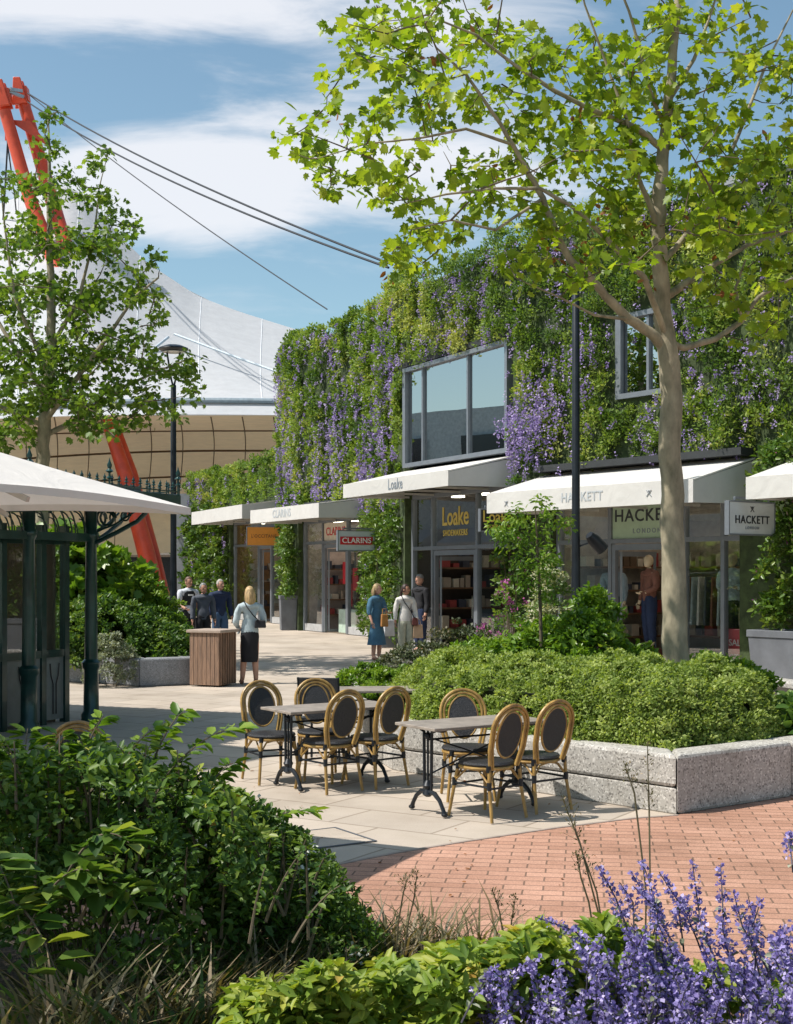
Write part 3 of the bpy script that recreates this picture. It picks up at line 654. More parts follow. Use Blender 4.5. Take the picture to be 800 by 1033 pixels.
mast = empty('steel_mast', (*G(150, 63), 0), 0, 'tall red orange steel mast with twin heads holding the tent roof cables', 'mast')
def pm(o): o.parent = mast; o.matrix_parent_inverse = Matrix.Translation(-mast.location); return o
def tb(name, pts, r, n=16): b = MB(); b.tube(pts, r, n); return pm(b.build(name, steel_red, smooth=True))
tb('leg', [P(104, 412, 64), P(126, 478, 63.6), P(148, 560, 63), P(158, 602, 63)], [.27, .36, .42, .44])
tb('leg', [P(110, 412, 65), P(134, 478, 64.6), P(156, 560, 64), P(166, 602, 64)], [.2, .24, .27, .28])
tb('mast_tube', [P(5, 112, 75), P(30, 200, 75), P(80, 330, 73), P(104, 415, 64.5)], [.34, .38, .42, .36])
tb('mast_tube', [P(24, 105, 76), P(46, 180, 76), P(72, 268, 75), P(96, 345, 72), P(116, 420, 65)], [.34, .40, .42, .38, .32])
for k, (uu, vv, YY) in enumerate(((2, 92, 75), (20, 90, 76))):
    b = MB(); q = lambda du, dv, dy: P(uu+du, vv+dv, YY)+Vector((0, dy, 0))
    for dy in (-.42, .2): b.hexa([q(-6, 18, dy), q(10, 16, dy), q(10, 16, dy+.18), q(-6, 18, dy+.18), q(-5, -10, dy), q(2, -10, dy), q(2, -10, dy+.18), q(-5, -10, dy+.18)]); 
    b.hexa([q(-5, 12, -.3), q(10, 12, -.3), q(10, 12, .3), q(-5, 12, .3), q(-3, -2, -.3), q(8, -2, -.3), q(8, -2, .3), q(-3, -2, .3)])
    pm(b.build('head_plate', steel_red, bevel=.04))
b = MB(); b.hexa([P(5, 142, 75.2), P(9, 141, 75.2), P(9, 141, 75.8), P(5, 142, 75.8), P(5, 123, 75.2), P(6, 120, 75.2), P(6, 120, 75.8), P(5, 123, 75.8)])
b.hexa([P(14, 125, 75.3), P(52, 150, 75.3), P(52, 150, 75.7), P(14, 125, 75.7), P(14, 121, 75.3), P(30, 122, 75.3), P(30, 122, 75.7), P(14, 121, 75.7)])
pm(b.build('gusset_plate', steel_red))
b = MB(); b.bar(P(-2, 88, 74.6), P(24, 98, 75.4), .16); b.bar(P(10, 90, 74.8), P(22, 92, 75.5), .18); pm(b.build('cable_clevis', mat('galvanised', (.42, .44, .46), .4, .6)))
cab = mat('steel_cable', (.012, .016, .024), .7, 0, var=.05)
def cable(label, pts, r=.05):
    b = MB(); b.tube(pts, r, 6); return tag(b.build('stay_cable', cab, smooth=True), label, 'cable', 'stay cables of the tent mast')
def sagline(p, q, sag, n=16): return [p.lerp(q, i/n)-Vector((0, 0, sag*4*(i/n)*(1-i/n))) for i in range(n+1)]
cable('upper one of two long stay cables from the red mast to the planted roof', sagline(P(28, 94, 75), P(396, 267, 40), .45), .038)
cable('lower one of two long stay cables from the red mast to the planted roof', sagline(P(28, 103, 75), P(392, 270, 40), .55), .038)
cable('thin steep stay cable reaching the left corner of the planted roof', sagline(P(30, 96, 75), P(330, 312, 52), .3), .025)
cable('short cable hanging from the red gusset plate behind the left tree', [P(8, 140, 75), P(4, 210, 78), P(0, 260, 80)], .05)
cable('near vertical cable below the gusset plate behind the left tree', [P(7, 140, 75), P(15, 200, 78), P(20, 250, 80)], .04)

# distant shops under the tent roof
bf = empty('distant_shop', (-18, 108, 0), 0, 'low dark shop far off under the tent roof with a small navy sign', 'building')
def pd(o): o.parent = bf; o.matrix_parent_inverse = Matrix.Translation((18, -108, 0)); return o
b = MB(); b.box((-14, 113, 3.0), (60, 8, 6.0)); pd(b.build('wall', mat('tan_wall', (.30, .25, .20), .8)))
for k in range(8):
    b = MB(); x = -34+k*4.6; b.box((x, 108.93, 1.7), (3.9, .2, 3.0)); pd(b.build('window', mat('dark_window', (.03, .035, .04), .15)))
b = MB(); b.box((-16.5, 108.7, 4.4), (3.4, .3, 2.0)); pd(b.build('sign_board', mat('navy_board', (.008, .014, .05), .4)))
b = MB(); b.box((-14, 108.6, 3.55), (58, .5, .35)); pd(b.build('fascia', mat('light_fascia', (.42, .38, .34), .6)))
gw = MB(); p0 = Vector((*G(193, 59.5), 0)); gw.box((p0.x-.2, p0.y, 2.7), (.9, .9, 5.4)); tag(gw.build('wall_pier', wall_grey), 'plain grey pier closing the far end of the low planted wall', 'pier')
# shops across the way, outside the picture, mirrored in the windows
opp = empty('opposite_building', (-27, 45, 0), 0, 'long low shop building across the street', 'building')
def po(o): o.parent = opp; o.matrix_parent_inverse = Matrix.Translation((27, -45, 0)); return o
b = MB(); b.box((-31, 46, 4.9), (8, 66, 9.8)); po(b.build('wall', mat('pale_teal_wall', (.50, .58, .60), .7)))
for k in range(9):
    b = MB(); b.box((-26.9, 16+k*6.2, 7.2), (.3, 4.0, 2.6)); po(b.build('window', mat('dark_window', (.03, .035, .04), .15)))
    b = MB(); b.box((-26.9, 16+k*6.2, 1.6), (.3, 4.6, 2.8)); po(b.build('window', mat('dark_window', (.03, .035, .04), .15)))
    b = MB(); b.hexa([(-27, 13.5+k*6.2, 3.3), (-25, 13.5+k*6.2, 3.0), (-25, 18.7+k*6.2, 3.0), (-27, 18.7+k*6.2, 3.3), (-27, 13.5+k*6.2, 4.1), (-25, 13.5+k*6.2, 3.35), (-25, 18.7+k*6.2, 3.35), (-27, 18.7+k*6.2, 4.1)]); po(b.build('awning', white_canvas))

# ---------------------------------------------------------------- kiosk
E = Vector((-.4, -.917, 0)).normalized(); W = Vector((-E.y, E.x, 0)); W = W if W.x < 0 else -W
c2 = Vector((*G(92, 17.1), 0))
kio = empty('kiosk', c2+E*1.5+W*1.4, 0, 'dark green cast iron kiosk with glazed sides and spiked roof cresting', 'kiosk')
def pk(o): o.parent = kio; o.matrix_parent_inverse = Matrix.Translation(-kio.location); return o
def K(a, b, z): return c2+E*a+W*b+Vector((0, 0, z))     # a along the front towards the camera, b inwards
colprof = [(.13, 0), (.13, .1), (.10, .14), (.095, .66), (.12, .70), (.125, .76), (.085, .80), (.078, 1.5), (.07, 2.3), (.095, 2.34), (.10, 2.4), (.075, 2.44), (.08, 2.75)]
for a, b_ in ((0, 0), (1.22, 0), (2.44, 0), (3.66, 0), (0, 2.8), (3.66, 2.8)):
    m_ = MB(); m_.lathe(K(a, b_, 0), colprof, 14); pk(m_.build('column', iron, smooth=True))
def kbox(m_, a0, a1, b0, b1, z0, z1): m_.hexa([K(a, b, z) for z in (z0, z1) for a, b in ((a0, b0), (a1, b0), (a1, b1), (a0, b1))])
m_ = MB()
for a0, a1, b0, b1 in ((.0, 3.66, -.04, .04), (-.04, .04, 0, 2.8), (3.62, 3.70, 0, 2.8), (0, 3.66, 2.76, 2.84)):
    kbox(m_, a0, a1, b0, b1, 2.30, 2.40); kbox(m_, a0, a1, b0, b1, 2.70, 2.76)
pk(m_.build('cornice_beam', iron))
m_ = MB()
for k in range(18):    # arched tracery between the beams
    a = .12+k*.2
    m_.tube([K(a+.17*(1-cos(t)), -.0, 2.40+.29*sin(t)) for t in [x*pi/2/6 for x in range(7)]], .011, 6, False)
    m_.tube([K(a+.17*(1-cos(t))-.04, .0, 2.40+.18*sin(t)) for t in [x*pi/2/6 for x in range(7)]], .008, 5, False)
for k in range(14):
    b_ = .1+k*.2; m_.tube([K(0, b_+.17*(1-cos(t)), 2.40+.29*sin(t)) for t in [x*pi/2/6 for x in range(7)]], .011, 6, False)
pk(m_.build('tracery', iron))
# glazed body
m_ = MB(); b0 = .32; a0 = .12
posts = [a0, a0+.46, a0+1.2, a0+1.6, a0+2.3, a0+3.2]
for a in posts: kbox(m_, a-.045, a+.045, b0-.04, b0+.05, 0, 2.5)
for b_ in (b0+.7, b0+1.4, b0+2.3): kbox(m_, a0-.045, a0+.045, b_-.04, b_+.04, 0, 2.5)
kbox(m_, a0, posts[-1], b0-.035, b0+.04, .84, .93); kbox(m_, a0-.035, a0+.04, b0, b0+2.3, .84, .93); kbox(m_, a0, posts[-1], b0-.035, b0+.04, 2.26, 2.36)
pk(m_.build('body_frame', iron))
lp = mat('grey_green_panel', (.20, .21, .20), .45, var=.1)
for x, y in zip(posts, posts[1:]):
    m_ = MB(); kbox(m_, x+.045, y-.045, b0-.01, b0+.02, .05, .84); pk(m_.build('lower_panel', lp))
    m_ = MB(); c = (x+y)/2
    for sgn in (-1, 1): m_.tube([K(c+sgn*.03, b0-.02, .12), K(c+sgn*.03, b0-.02, .5), K(c+sgn*.07, b0-.02, .6), K(c+sgn*.09, b0-.02, .76)], .007, 5)
    pk(m_.build('panel_moulding', black_metal))
    m_ = MB(); kbox(m_, x+.045, y-.045, b0, b0+.01, .93, 2.26); pk(m_.build('pane', glass))
for x, y in ((b0, b0+.7), (b0+.7, b0+1.4), (b0+1.4, b0+2.3)):
    m_ = MB(); kbox(m_, a0-.01, a0+.01, x+.05, y-.04, .93, 2.4); pk(m_.build('pane', glass))
    m_ = MB(); kbox(m_, a0-.01, a0+.02, x+.05, y-.04, .05, .84); pk(m_.build('lower_panel', lp))
m_ = MB(); kbox(m_, .5, 3.0, 2.45, 2.55, 0, 2.4); pk(m_.build('rear_wall', mat('kiosk_rear', (.42, .33, .22), .6)))
m_ = MB(); kbox(m_, a0+.06, a0+.11, b0+.1, 2.4, 0, 2.4); pk(m_.build('inner_partition', mat('kiosk_partition', (.16, .11, .07), .6)))
m_ = MB(); kbox(m_, .4, 3.2, 1.2, 1.7, .0, .95); kbox(m_, .4, 3.2, 2.1, 2.4, 1.4, 1.45); pk(m_.build('counter', mat('counter_wood', (.22, .13, .07), .5)))
m_ = MB()
rr = random.Random(4)
ms = [mat('jar_%d' % i, c, .4) for i, c in enumerate([(.5, .45, .2), (.4, .1, .06), (.6, .6, .58), (.1, .16, .08)])]
for k in range(11): m_.mi = k % 4; m_.lathe(K(.55+k*.23, 1.45, .95), [(.05, 0), (.06, .05), (.05, .16), (.03, .2)], 8)
for k in range(12): m_.mi = k % 4; m_.lathe(K(.5+k*.2, 2.25, 1.45), [(.05, 0), (.06, .05), (.05, .2), (.03, .26)], 8)
pk(m_.build('stock', ms))
# roof deck with scrolled bracket
m_ = MB(); kbox(m_, -.5, 4.2, -1.03, 3.6, 2.77, 2.90); kbox(m_, -.46, 4.16, -.99, 3.56, 2.72, 2.768); pk(m_.build('roof', iron, bevel=.015))
m_ = MB(); kbox(m_, -.2, 3.9, -.6, 3.2, 2.9, 3.0); pk(m_.build('roof_cap', mat('lead', (.12, .13, .13), .6)))
def bracket(a, b_, dx):
    m_ = MB(); o = K(a, b_, 0)
    def q(x, z): return o+dx*x+Vector((0, 0, z))
    m_.tube([q(0, 2.26), q(.35, 2.42), q(.62, 2.56), q(.72, 2.66), q(.74, 2.74)], [.03, .03, .03, .034, .036], 8)
    m_.tube([q(.22+.11*cos(t)*(1-t*.04), 2.60+.11*sin(t)*(1-t*.04)) for t in [x*.5 for x in range(17)]], .016, 6)
    m_.tube([q(.46+.07*cos(t)*(1-t*.05), 2.62+.07*sin(t)*(1-t*.05)) for t in [x*.5 for x in range(15)]], .013, 6)
    m_.tube([q(.03, 2.4), q(.15, 2.46), q(.32, 2.52), q(.6, 2.69)], .014, 6)
    m_.tube([q(0, 2.74), q(.74, 2.74)], .025, 6)
    return pk(m_.build('bracket', iron, smooth=True))
dx = (-W*.95-E*.25).normalized()
bracket(0, 0, dx)
bracket(0, 0, -E)
def spike(m_, p, h, r):
    m_.lathe(p, [(r*.5, 0), (r*.5, h*.3), (r*1.6, h*.34), (r*.6, h*.4), (r*.5, h*.5), (r*1.9, h*.56), (r*.7, h*.64), (r*1.2, h*.75), (r*.4, h*.9), (.003, h)], 7)
k = 0; a = -.5
while a < 4.2:
    m_ = MB(); spike(m_, K(a, -1.0, 2.9), .17, .016); kbox(m_, a, a+.14, -1.008, -.992, 2.93, 2.945); pk(m_.build('crest_spike', iron)); a += .145
b_ = -.86
while b_ < 3.5:
    m_ = MB(); spike(m_, K(-.47, b_, 2.9), .17, .016); kbox(m_, -.478, -.462, b_, b_+.14, 2.93, 2.945); pk(m_.build('crest_spike', iron)); b_ += .145
for a, b_ in ((-.47, -1.0), (1.0, -1.0), (2.45, -1.0), (3.9, -1.0), (-.47, .5), (-.47, 2.0)):
    m_ = MB(); spike(m_, K(a, b_, 2.9), .36, .026); pk(m_.build('finial', iron, smooth=True))

# ---------------------------------------------------------------- parasol in front of the kiosk
def parasol(A, size, rim, rise, label):
    e = Vector((-.44, -.9, 0)).normalized(); w_ = Vector((-.9, .43, 0)).normalized(); A = Vector((*A, 0))
    c = A+e*size/2+w_*size/2
    t = empty('parasol', c, 0, label, 'parasol', 'square parasols'); loc = lambda p: Vector(p)-c
    cs = [A, A+e*size, A+e*size+w_*size, A+w_*size]
    m_ = MB(); top = Vector((0, 0, rim+rise)); n = 10
    for i in range(4):
        p, q = loc(cs[i])+Vector((0, 0, rim)), loc(cs[(i+1) % 4])+Vector((0, 0, rim)); rows = []
        for j in range(n+1):
            row = []
            for k in range(n+1):
                b = p.lerp(q, k/n); x = top.lerp(b, j/n); sag = sin(pi*k/n)*(j/n)**2*.055+sin(pi*j/n)*.03
                x = x+Vector((0, 0, sag if j == n else -sag*.3)); row.append(m_.bm.verts.new(x))
            rows.append(row)
        for j in range(n):
            for k in range(n): m_.bm.faces.new((rows[j][k], rows[j+1][k], rows[j+1][k+1], rows[j][k+1]))
        # hem
        for k in range(n):
            a, b = rows[n][k], rows[n][k+1]
            v1 = m_.bm.verts.new(a.co+Vector((0, 0, -.045))); v2 = m_.bm.verts.new(b.co+Vector((0, 0, -.045))); m_.bm.faces.new((a, v1, v2, b))
    bmesh.ops.remove_doubles(m_.bm, verts=m_.bm.verts, dist=.0005)
    o = m_.build('canopy', parasol_m, t, smooth=True, recalc=False)
    for i in range(4):
        for f in (0, .5):
            p = loc(cs[i]).lerp(loc(cs[(i+1) % 4]), f)*.99+Vector((0, 0, rim-.02)); m_ = MB(); m_.bar(top-Vector((0, 0, .06)), p, .025, .03); m_.build('rib', mat('parasol_pole', (.55, .52, .48), .4, .3), t)
            m_ = MB(); m_.bar((0, 0, rim-.35), (top-Vector((0, 0, .06))).lerp(p, .5), .02, .02); m_.build('strut', MATS['parasol_pole'], t)
    m_ = MB(); m_.lathe((0, 0, 0), [(.03, 0), (.03, rim+rise), (.05, rim+rise+.02), (.01, rim+rise+.12)], 12); m_.build('pole', MATS['parasol_pole'], t, smooth=True)
    m_ = MB(); m_.box((0, 0, .06), (.6, .6, .12)); m_.build('base', MATS['dark_grey_cladding'], t, bevel=.015)
    return t
parasol((-1.36, 8.85), 3.1, 2.33, .62, 'large cream square parasol hanging over the left picture edge in front of the kiosk')

# flat roof on posts, added out of view to cast shade on the square
pv = empty('shade_roof', (-9.0, 12.0, 0), 0, 'flat roof on slender posts, added out of frame to shade the square', 'shade_roof')
def pp(o): o.parent = pv; o.matrix_parent_inverse = Matrix.Translation((9, -12, 0)); return o
cx = Vector((-6.75, 12.9, 0)); d1 = Vector((-.78, .62, 0)).normalized(); d2 = Vector((-.48, -.88, 0)).normalized()
b = MB(); b.prism([tuple(q.xy) for q in (cx, cx+d1*5, cx+d1*5+d2*6, cx+d2*7)], 8.0, 8.25); pp(b.build('roof', dark_frame))
for q in (cx+d1*1+d2*1.2, cx+d1*4.4+d2*1, cx+d2*5+d1*1):
    b = MB(); b.lathe((q.x, q.y, 0), [(.09, 0), (.09, 8)], 12); pp(b.build('post', black_metal, smooth=True))

# ---------------------------------------------------------------- lamp posts, bin, planters
def lamp(u, Y, H_, label, head=True, grp='black street lamps'):
    x, y = G(u, Y); t = empty('street_lamp', (x, y, 0), 0, label, 'street lamp', grp)
    m_ = MB(); m_.lathe((0, 0, 0), [(.11, 0), (.11, 1.1), (.085, 1.2), (.07, 2.2), (.062, H_-.85 if head else H_), (.05, H_-.83 if head else H_+.02)], 16); m_.build('pole', black_metal, t, smooth=True)
    if head:
        m_ = MB()
        for i in (-1, 1): m_.tube([(0, 0, H_-.9), (i*.05, 0, H_-.7), (i*.15, 0, H_-.08)], .022, 8)
        m_.build('lamp_fork', black_metal, t, smooth=True)
        m_ = MB(); m_.lathe((0, 0, H_-.1), [(.12, 0), (.27, .02), (.34, .06), (.33, .09), (.18, .15), (.05, .17)], 24); m_.build('lamp_head', black_metal, t, smooth=True)
        m_ = MB(); m_.lathe((0, 0, H_-.115), [(.11, 0), (.24, .012), (.24, .02)], 20); m_.build('lamp_glass', mat('lamp_lens', (.5, .52, .5), .2), t, smooth=True)
    return t
lamp(175, 30, 6.95, 'black lamp post with a saucer head on a fork, behind the left shrubs')
t = lamp(581, 22.4, 6.7, 'plain black lamp post with floodlights rising from the shrubs left of the tree trunk', False)
for (dz, dx_, rz) in ((.78, .30, -60),):
    m_ = MB(); z = 1.9+dz-.35; M = Matrix.Rotation(R(rz), 3, 'Z') @ Matrix.Rotation(R(-130), 3, 'X')
    k = Vector((dx_*(1 if rz < 0 else -1), -.12, z+.1))
    prof = [(.07, -.16), (.11, -.05), (.12, .18), (.125, .2), (.1, .2)]
    n = 14; rings = [[m_.bm.verts.new(k+M @ Vector((r*cos(2*pi*j/n), r*sin(2*pi*j/n), h))) for j in range(n)] for r, h in prof]
    for A_, B_ in zip(rings, rings[1:]):
        for j in range(n): m_.bm.faces.new((A_[j], A_[(j+1) % n], B_[(j+1) % n], B_[j]))
    m_.bm.faces.new(rings[0][::-1]); m_.bm.faces.new(rings[-1])
    fl = m_.build('floodlight', black_metal, t, smooth=True); m_ = MB(); m_.bar((0, 0, z), tuple(k), .03); m_.build('floodlight_arm', black_metal, t)

def planter_wall(name, label, poly, h, m, parent_closed=True, th=.3, bev=.03, joints=1.4, inset=0, cat='planter'):
    """ring of blocks: poly counter-clockwise outside outline"""
    P_ = [Vector((*p, 0)) for p in poly]; n = len(P_); cen = sum(P_, Vector())/n
    inn = []
    for i in range(n):
        a, b, c = P_[i-1], P_[i], P_[(i+1) % n]; n1 = Vector((-(b-a).y, (b-a).x, 0)).normalized(); n2 = Vector((-(c-b).y, (c-b).x, 0)).normalized()
        if n1.dot(cen-b) < 0: n1 = -n1
        if n2.dot(cen-b) < 0: n2 = -n2
        mm = (n1+n2); mm = mm/(mm.length_squared/2); inn.append(b+mm*th)
    t = empty(name, cen, 0, label, cat)
    for i in range(n):
        a, b = P_[i], P_[(i+1) % n]; ai, bi = inn[i], inn[(i+1) % n]; L_ = (b-a).length; k = max(1, round(L_/joints))
        for j in range(k):
            g_ = .004/L_
            p, q = a.lerp(b, j/k+g_)-cen, a.lerp(b, (j+1)/k-g_)-cen; pi_, qi = ai.lerp(bi, j/k+g_)-cen, ai.lerp(bi, (j+1)/k-g_)-cen
            m_ = MB()
            if inset and i in inset:
                nn = ((pi_-p)+(qi-q)).normalized()*.012
                up = Vector((0, 0, h)); md = Vector((0, 0, h*.45)); md2 = Vector((0, 0, h*.435))
                m_.hexa([p+md, q+md, qi+md, pi_+md, p+up, q+up, qi+up, pi_+up]); o = m_.build('stone_block', m, t, bevel=bev)
                m_ = MB(); m_.hexa([p+nn, q+nn, qi, pi_, p+nn+md2, q+nn+md2, qi+md2, pi_+md2]); m_.build('base_block', m, t, bevel=.01)
            else:
                up = Vector((0, 0, h)); m_.hexa([p, q, qi, pi_, p+up, q+up, qi+up, pi_+up]); m_.build('stone_block', m, t, bevel=bev)
    m_ = MB(); m_.prism([(p-cen).xy for p in inn], .01, h-.08); m_.build('soil', soil, t)
    return t
big_poly = [(2.2, 10.5), (3.36, 11.35), (5.2, 12.7), (6.2, 15.0), (5.2, 18.5), (2.6, 21.5), (.7, 21.5), (-.5, 18.5), (-.72, 15.6), (-.05, 12.9)]
planter_wall('stone_planter', 'large granite planter with a clipped green hedge, tables and chairs beside it', big_poly, .47, granite, inset=(9, 8))
left_poly = [G(196, 22.7), G(203, 26), (-4.2, 29.5), (-6.5, 31), (-8.5, 29), (-8.2, 24.4), G(100, 23.0), G(140, 22.3)]
left_poly = [(x, y) for x, y in left_poly]
planter_wall('stone_planter', 'low grey stone planter with dark green bushes behind the wooden bin', left_poly, .47, greystone, joints=1.1)

def trough(label, c, rz, w_, d_, h, m, grp='tall grey planters along the shopfronts'):
    t = empty('tall_planter', (*c, 0), rz, label, 'planter', grp)
    m_ = MB(); m_.hexa([(i*w_/2*s, j*d_/2*s, z) for z, s in ((.01, .9), (h-.12, 1)) for i, j in ((-1, -1), (1, -1), (1, 1), (-1, 1))]); m_.build('body', m, t, bevel=.012)
    m_ = MB()
    for a, b, c_, d in ((-w_/2-.02, w_/2+.02, -d_/2-.02, -d_/2+.06), (-w_/2-.02, w_/2+.02, d_/2-.06, d_/2+.02), (-w_/2-.02, -w_/2+.06, -d_/2+.062, d_/2-.062), (w_/2-.06, w_/2+.02, -d_/2+.062, d_/2-.062)):
        m_.hexa([(x, y, z) for z in (h-.118, h) for x, y in ((a, c_), (b, c_), (b, d), (a, d))])
    m_.build('rim', m, t, bevel=.006, seg=1)
    m_ = MB(); m_.box((0, 0, h-.08), (w_-.1, d_-.1, .06)); m_.build('soil', soil, t); return t
zinc = mat('zinc_planter', (.155, .165, .185), .55, .2, var=.12, scale=3)
def segrz(i): return math.atan2(SG[i].d.y, SG[i].d.x)
c = SG[0](SG[0].L-1.75, .95, 0); trough('big grey planter under climbing plants at the right edge', (c.x, c.y), segrz(0), 1.35, .8, .95, zinc)
c = SG[4](1.0, .45, 0); trough('grey planter behind the two talking women', (c.x, c.y), segrz(4), .55, .5, .9, zinc)
c = SG[6](.5, .5, 0); trough('grey planter with a climber between the orange sign and the red display', (c.x, c.y), segrz(6), .55, .55, 1.15, zinc)
# wooden litter bin
x, y = G(215, 22.6); bn = empty('litter_bin', (x, y, 0), R(-22), 'square wooden slatted litter bin beside the blonde woman', 'bin')
m_ = MB(); w_ = .56
for s in (-1, 1):
    for k in range(7):
        a = -w_/2+w_/7*k+.004; b = a+w_/7-.008
        m_.hexa([(a, s*w_/2-.02, .03), (b, s*w_/2-.02, .03), (b, s*w_/2+.02, .03), (a, s*w_/2+.02, .03), (a, s*w_/2-.02, .9), (b, s*w_/2-.02, .9), (b, s*w_/2+.02, .9), (a, s*w_/2+.02, .9)])
        top = .66 if (s < 0 and 1 <= k <= 5) else .9
        m_.hexa([(s*w_/2-.02, a+.02, .03), (s*w_/2+.018, a+.02, .03), (s*w_/2+.018, b-.02, .03), (s*w_/2-.02, b-.02, .03), (s*w_/2-.02, a+.02, top), (s*w_/2+.018, a+.02, top), (s*w_/2+.018, b-.02, top), (s*w_/2-.02, b-.02, top)])
m_.build('body', wood, bn); m_ = MB(); m_.box((0, 0, .925), (w_+.1, w_+.1, .05)); m_.build('lid', mat('pale_bin_lid', (.40, .31, .25), .6), bn, bevel=.008)
m_ = MB(); m_.box((0, 0, .45), (w_-.08, w_-.08, .84)); m_.build('liner', mat('bin_liner', (.012, .012, .012), .6), bn)
# ---------------------------------------------------------------- shrubs
def shrub(name, label, cat, cents, rad, per, size, shape, m, up=.5, wid=1.0, stem=None, group=None, noise=.6, seed_in=None, fl=None, z0=.4, spread=None):
    """cents: clump centres (N,3); one foliage mesh + stems"""
    cents = np.asarray(cents, float); c = cents.mean(0); base = Vector((c[0], c[1], z0))
    t = empty(name, base, 0, label, cat, group)
    outw = cents-np.array([c[0], c[1], z0]); outw = unit(outw+1e-6)
    p, n_, d, tt = tufts(cents, outw, rad, per, .7, up, noise)
    o = leaves('foliage', p-np.array(base), n_, size*RNG.uniform(.6, 1.2, len(p)), shape, m, t, d*.8+rvec(len(p))*.5+np.array([0, 0, .2]), tt, wid)
    if stem:
        ks = .4 if z0 < .1 else 1; b = MB(); rr = random.Random(len(cents)); idx = rr.sample(range(len(cents)), min(stem, len(cents)))
        for i in idx:
            e = Vector(cents[i])-base; s = Vector((e.x*.25, e.y*.25, -.05)); md = s.lerp(e, .5)+Vector((-e.x*.12, -e.y*.12, .1)); b.tube([s, md, e], [.014*ks, .010*ks, .005*ks], 5, False)
        b.build('stem', twig, t)
    if fl:
        fm, cnt, fsize, fshape = fl; idx = RNG.integers(0, len(cents), cnt); fc = cents[idx]+unit(outw[idx]+np.array([0, 0, .6]))*rad*1.0
        q = np.repeat(fc, 12, 0)+RNG.normal(size=(cnt*12, 3))*fsize*.9
        leaves('flowers', q-np.array(base), rvec(len(q))+np.array([0, -.4, .6]), fsize, fshape, fm, t)
    return t
def blob(c, r, n, shell=.75, flat=0):
    """clump centres over an ellipsoid dome"""
    d = rvec(n); d[:, 2] = np.abs(d[:, 2])*1.0-flat; k = (shell+(1-shell)*RNG.random((n, 1)))
    return np.array(c)+d*np.array(r)*k
def blobs(L): return np.concatenate([blob(*a) for a in L])

# clipped hedge in the granite planter: follows its outline
hp = [Vector((*p, 0)) for p in [(.15, 13.15), (.75, 12.35), (1.45, 11.6), (2.2, 10.98), (3.15, 11.55), (3.55, 12.1), (3.5, 13.2), (2.2, 14.2), (.8, 15.3), (-.1, 15.2)]]
def inside(p, poly):
    x, y = p; r = False
    for i in range(len(poly)):
        a, b = poly[i-1], poly[i]
        if (a.y > y) != (b.y > y) and x < (b.x-a.x)*(y-a.y)/(b.y-a.y)+a.x: r = not r
    return r
def edist(p, poly):
    best = 9
    for i in range(len(poly)):
        a, b = poly[i-1].xy, poly[i].xy; ab = b-a; t = max(0, min(1, (Vector(p)-a).dot(ab)/ab.length_squared)); best = min(best, (Vector(p)-a-ab*t).length)
    return best
cs = []
while len(cs) < 2300:
    x, y = random.uniform(-.3, 3.7), random.uniform(10.8, 15.4)
    if not inside((x, y), hp): continue
    e_ = edist((x, y), hp)
    if sin(x*9+sin(y*5)*2)*sin(y*8+x*3) > .72: continue
    top = .42+.55*min(1, (e_/.55))**.45+.06*sin(x*5+y*3)+.03*sin(x*13-y*9)+.05*sin(x*2.3-y*4)
    if e_ < .28 and random.random() < .75: z = random.uniform(.45, top)
    else:
        if random.random() < .35: continue
        z = top-random.random()*.06
    cs.append((x, y, z))
for k in range(700):   # dense sides
    i = random.randrange(0, 6); a, b = hp[i], hp[i+1] if i+1 < len(hp) else hp[0]; q = a.lerp(b, random.random()); z = random.uniform(.44, .93); cen = Vector((1.7, 13, 0)); q = q.lerp(cen, .03+.10*max(0, z-.6)/.3); cs.append((q.x, q.y, z))
hc = np.array(cs); base = Vector((1.7, 12.8, .4)); t = empty('hedge', base, 0, 'low clipped light green hedge filling the front of the granite planter', 'hedge')
cen = np.array([1.7, 13.0, .3]); ow = unit((hc-cen)*np.array([1, 1, 2.2]))
p, n_, d, tt = tufts(hc, ow, .075, 58, .9, .4, .6)
leaves('foliage', p-np.array(base), n_, .034*RNG.uniform(.6, 1.3, len(p)), 'quad', hedge_leaf, t, d*.8+rvec(len(p))*.5, tt, 1.0)
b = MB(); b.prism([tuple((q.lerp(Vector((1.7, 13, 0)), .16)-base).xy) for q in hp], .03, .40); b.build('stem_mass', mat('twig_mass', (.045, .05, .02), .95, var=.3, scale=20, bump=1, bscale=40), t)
mat('white_petal', (.6, .62, .55), .6)

# mixed shrubs behind the hedge
shrub('shrub', 'bronze green small leaved shrub left of the hedge, in front of the two women', 'shrub', blobs([((.35, 17.2, .35), (.75, .7, .62), 150), ((.85, 17.6, .5), (.6, .6, .75), 90), ((-.05, 16.6, .35), (.4, .5, .35), 60)]), .10, 46, .05, 'quad', bronze_leaf, stem=10)
shrub('shrub', 'vivid green fine leaved shrub at the left end of the granite planter', 'shrub', blobs([((-.38, 15.9, .38), (.36, .35, .38), 80), ((-.05, 15.6, .38), (.35, .3, .40), 60)]), .08, 60, .055, 'slim', bright_leaf, 1.2, 1.6)
shrub('fern_shrub', 'light green layered shrub with feathery leaves just behind the hedge', 'shrub', blobs([((1.1, 15.8, .5), (.75, .5, .55), 110), ((1.7, 15.9, .55), (.6, .5, .75), 100)]), .13, 34, .085, 'leaf', bright_leaf, .2, stem=12)
shrub('broad_shrub', 'tall leafy green shrub in front of the black lamp post', 'shrub', blobs([((2.2, 15.6, .5), (.42, .45, .95), 90), ((2.35, 15.9, .9), (.3, .35, .75), 50), ((2.75, 15.6, .5), (.35, .4, .5), 50), ((1.85, 15.8, .6), (.35, .4, .6), 50)]), .14, 30, .095, 'leaf', bright_leaf, .2, stem=14)
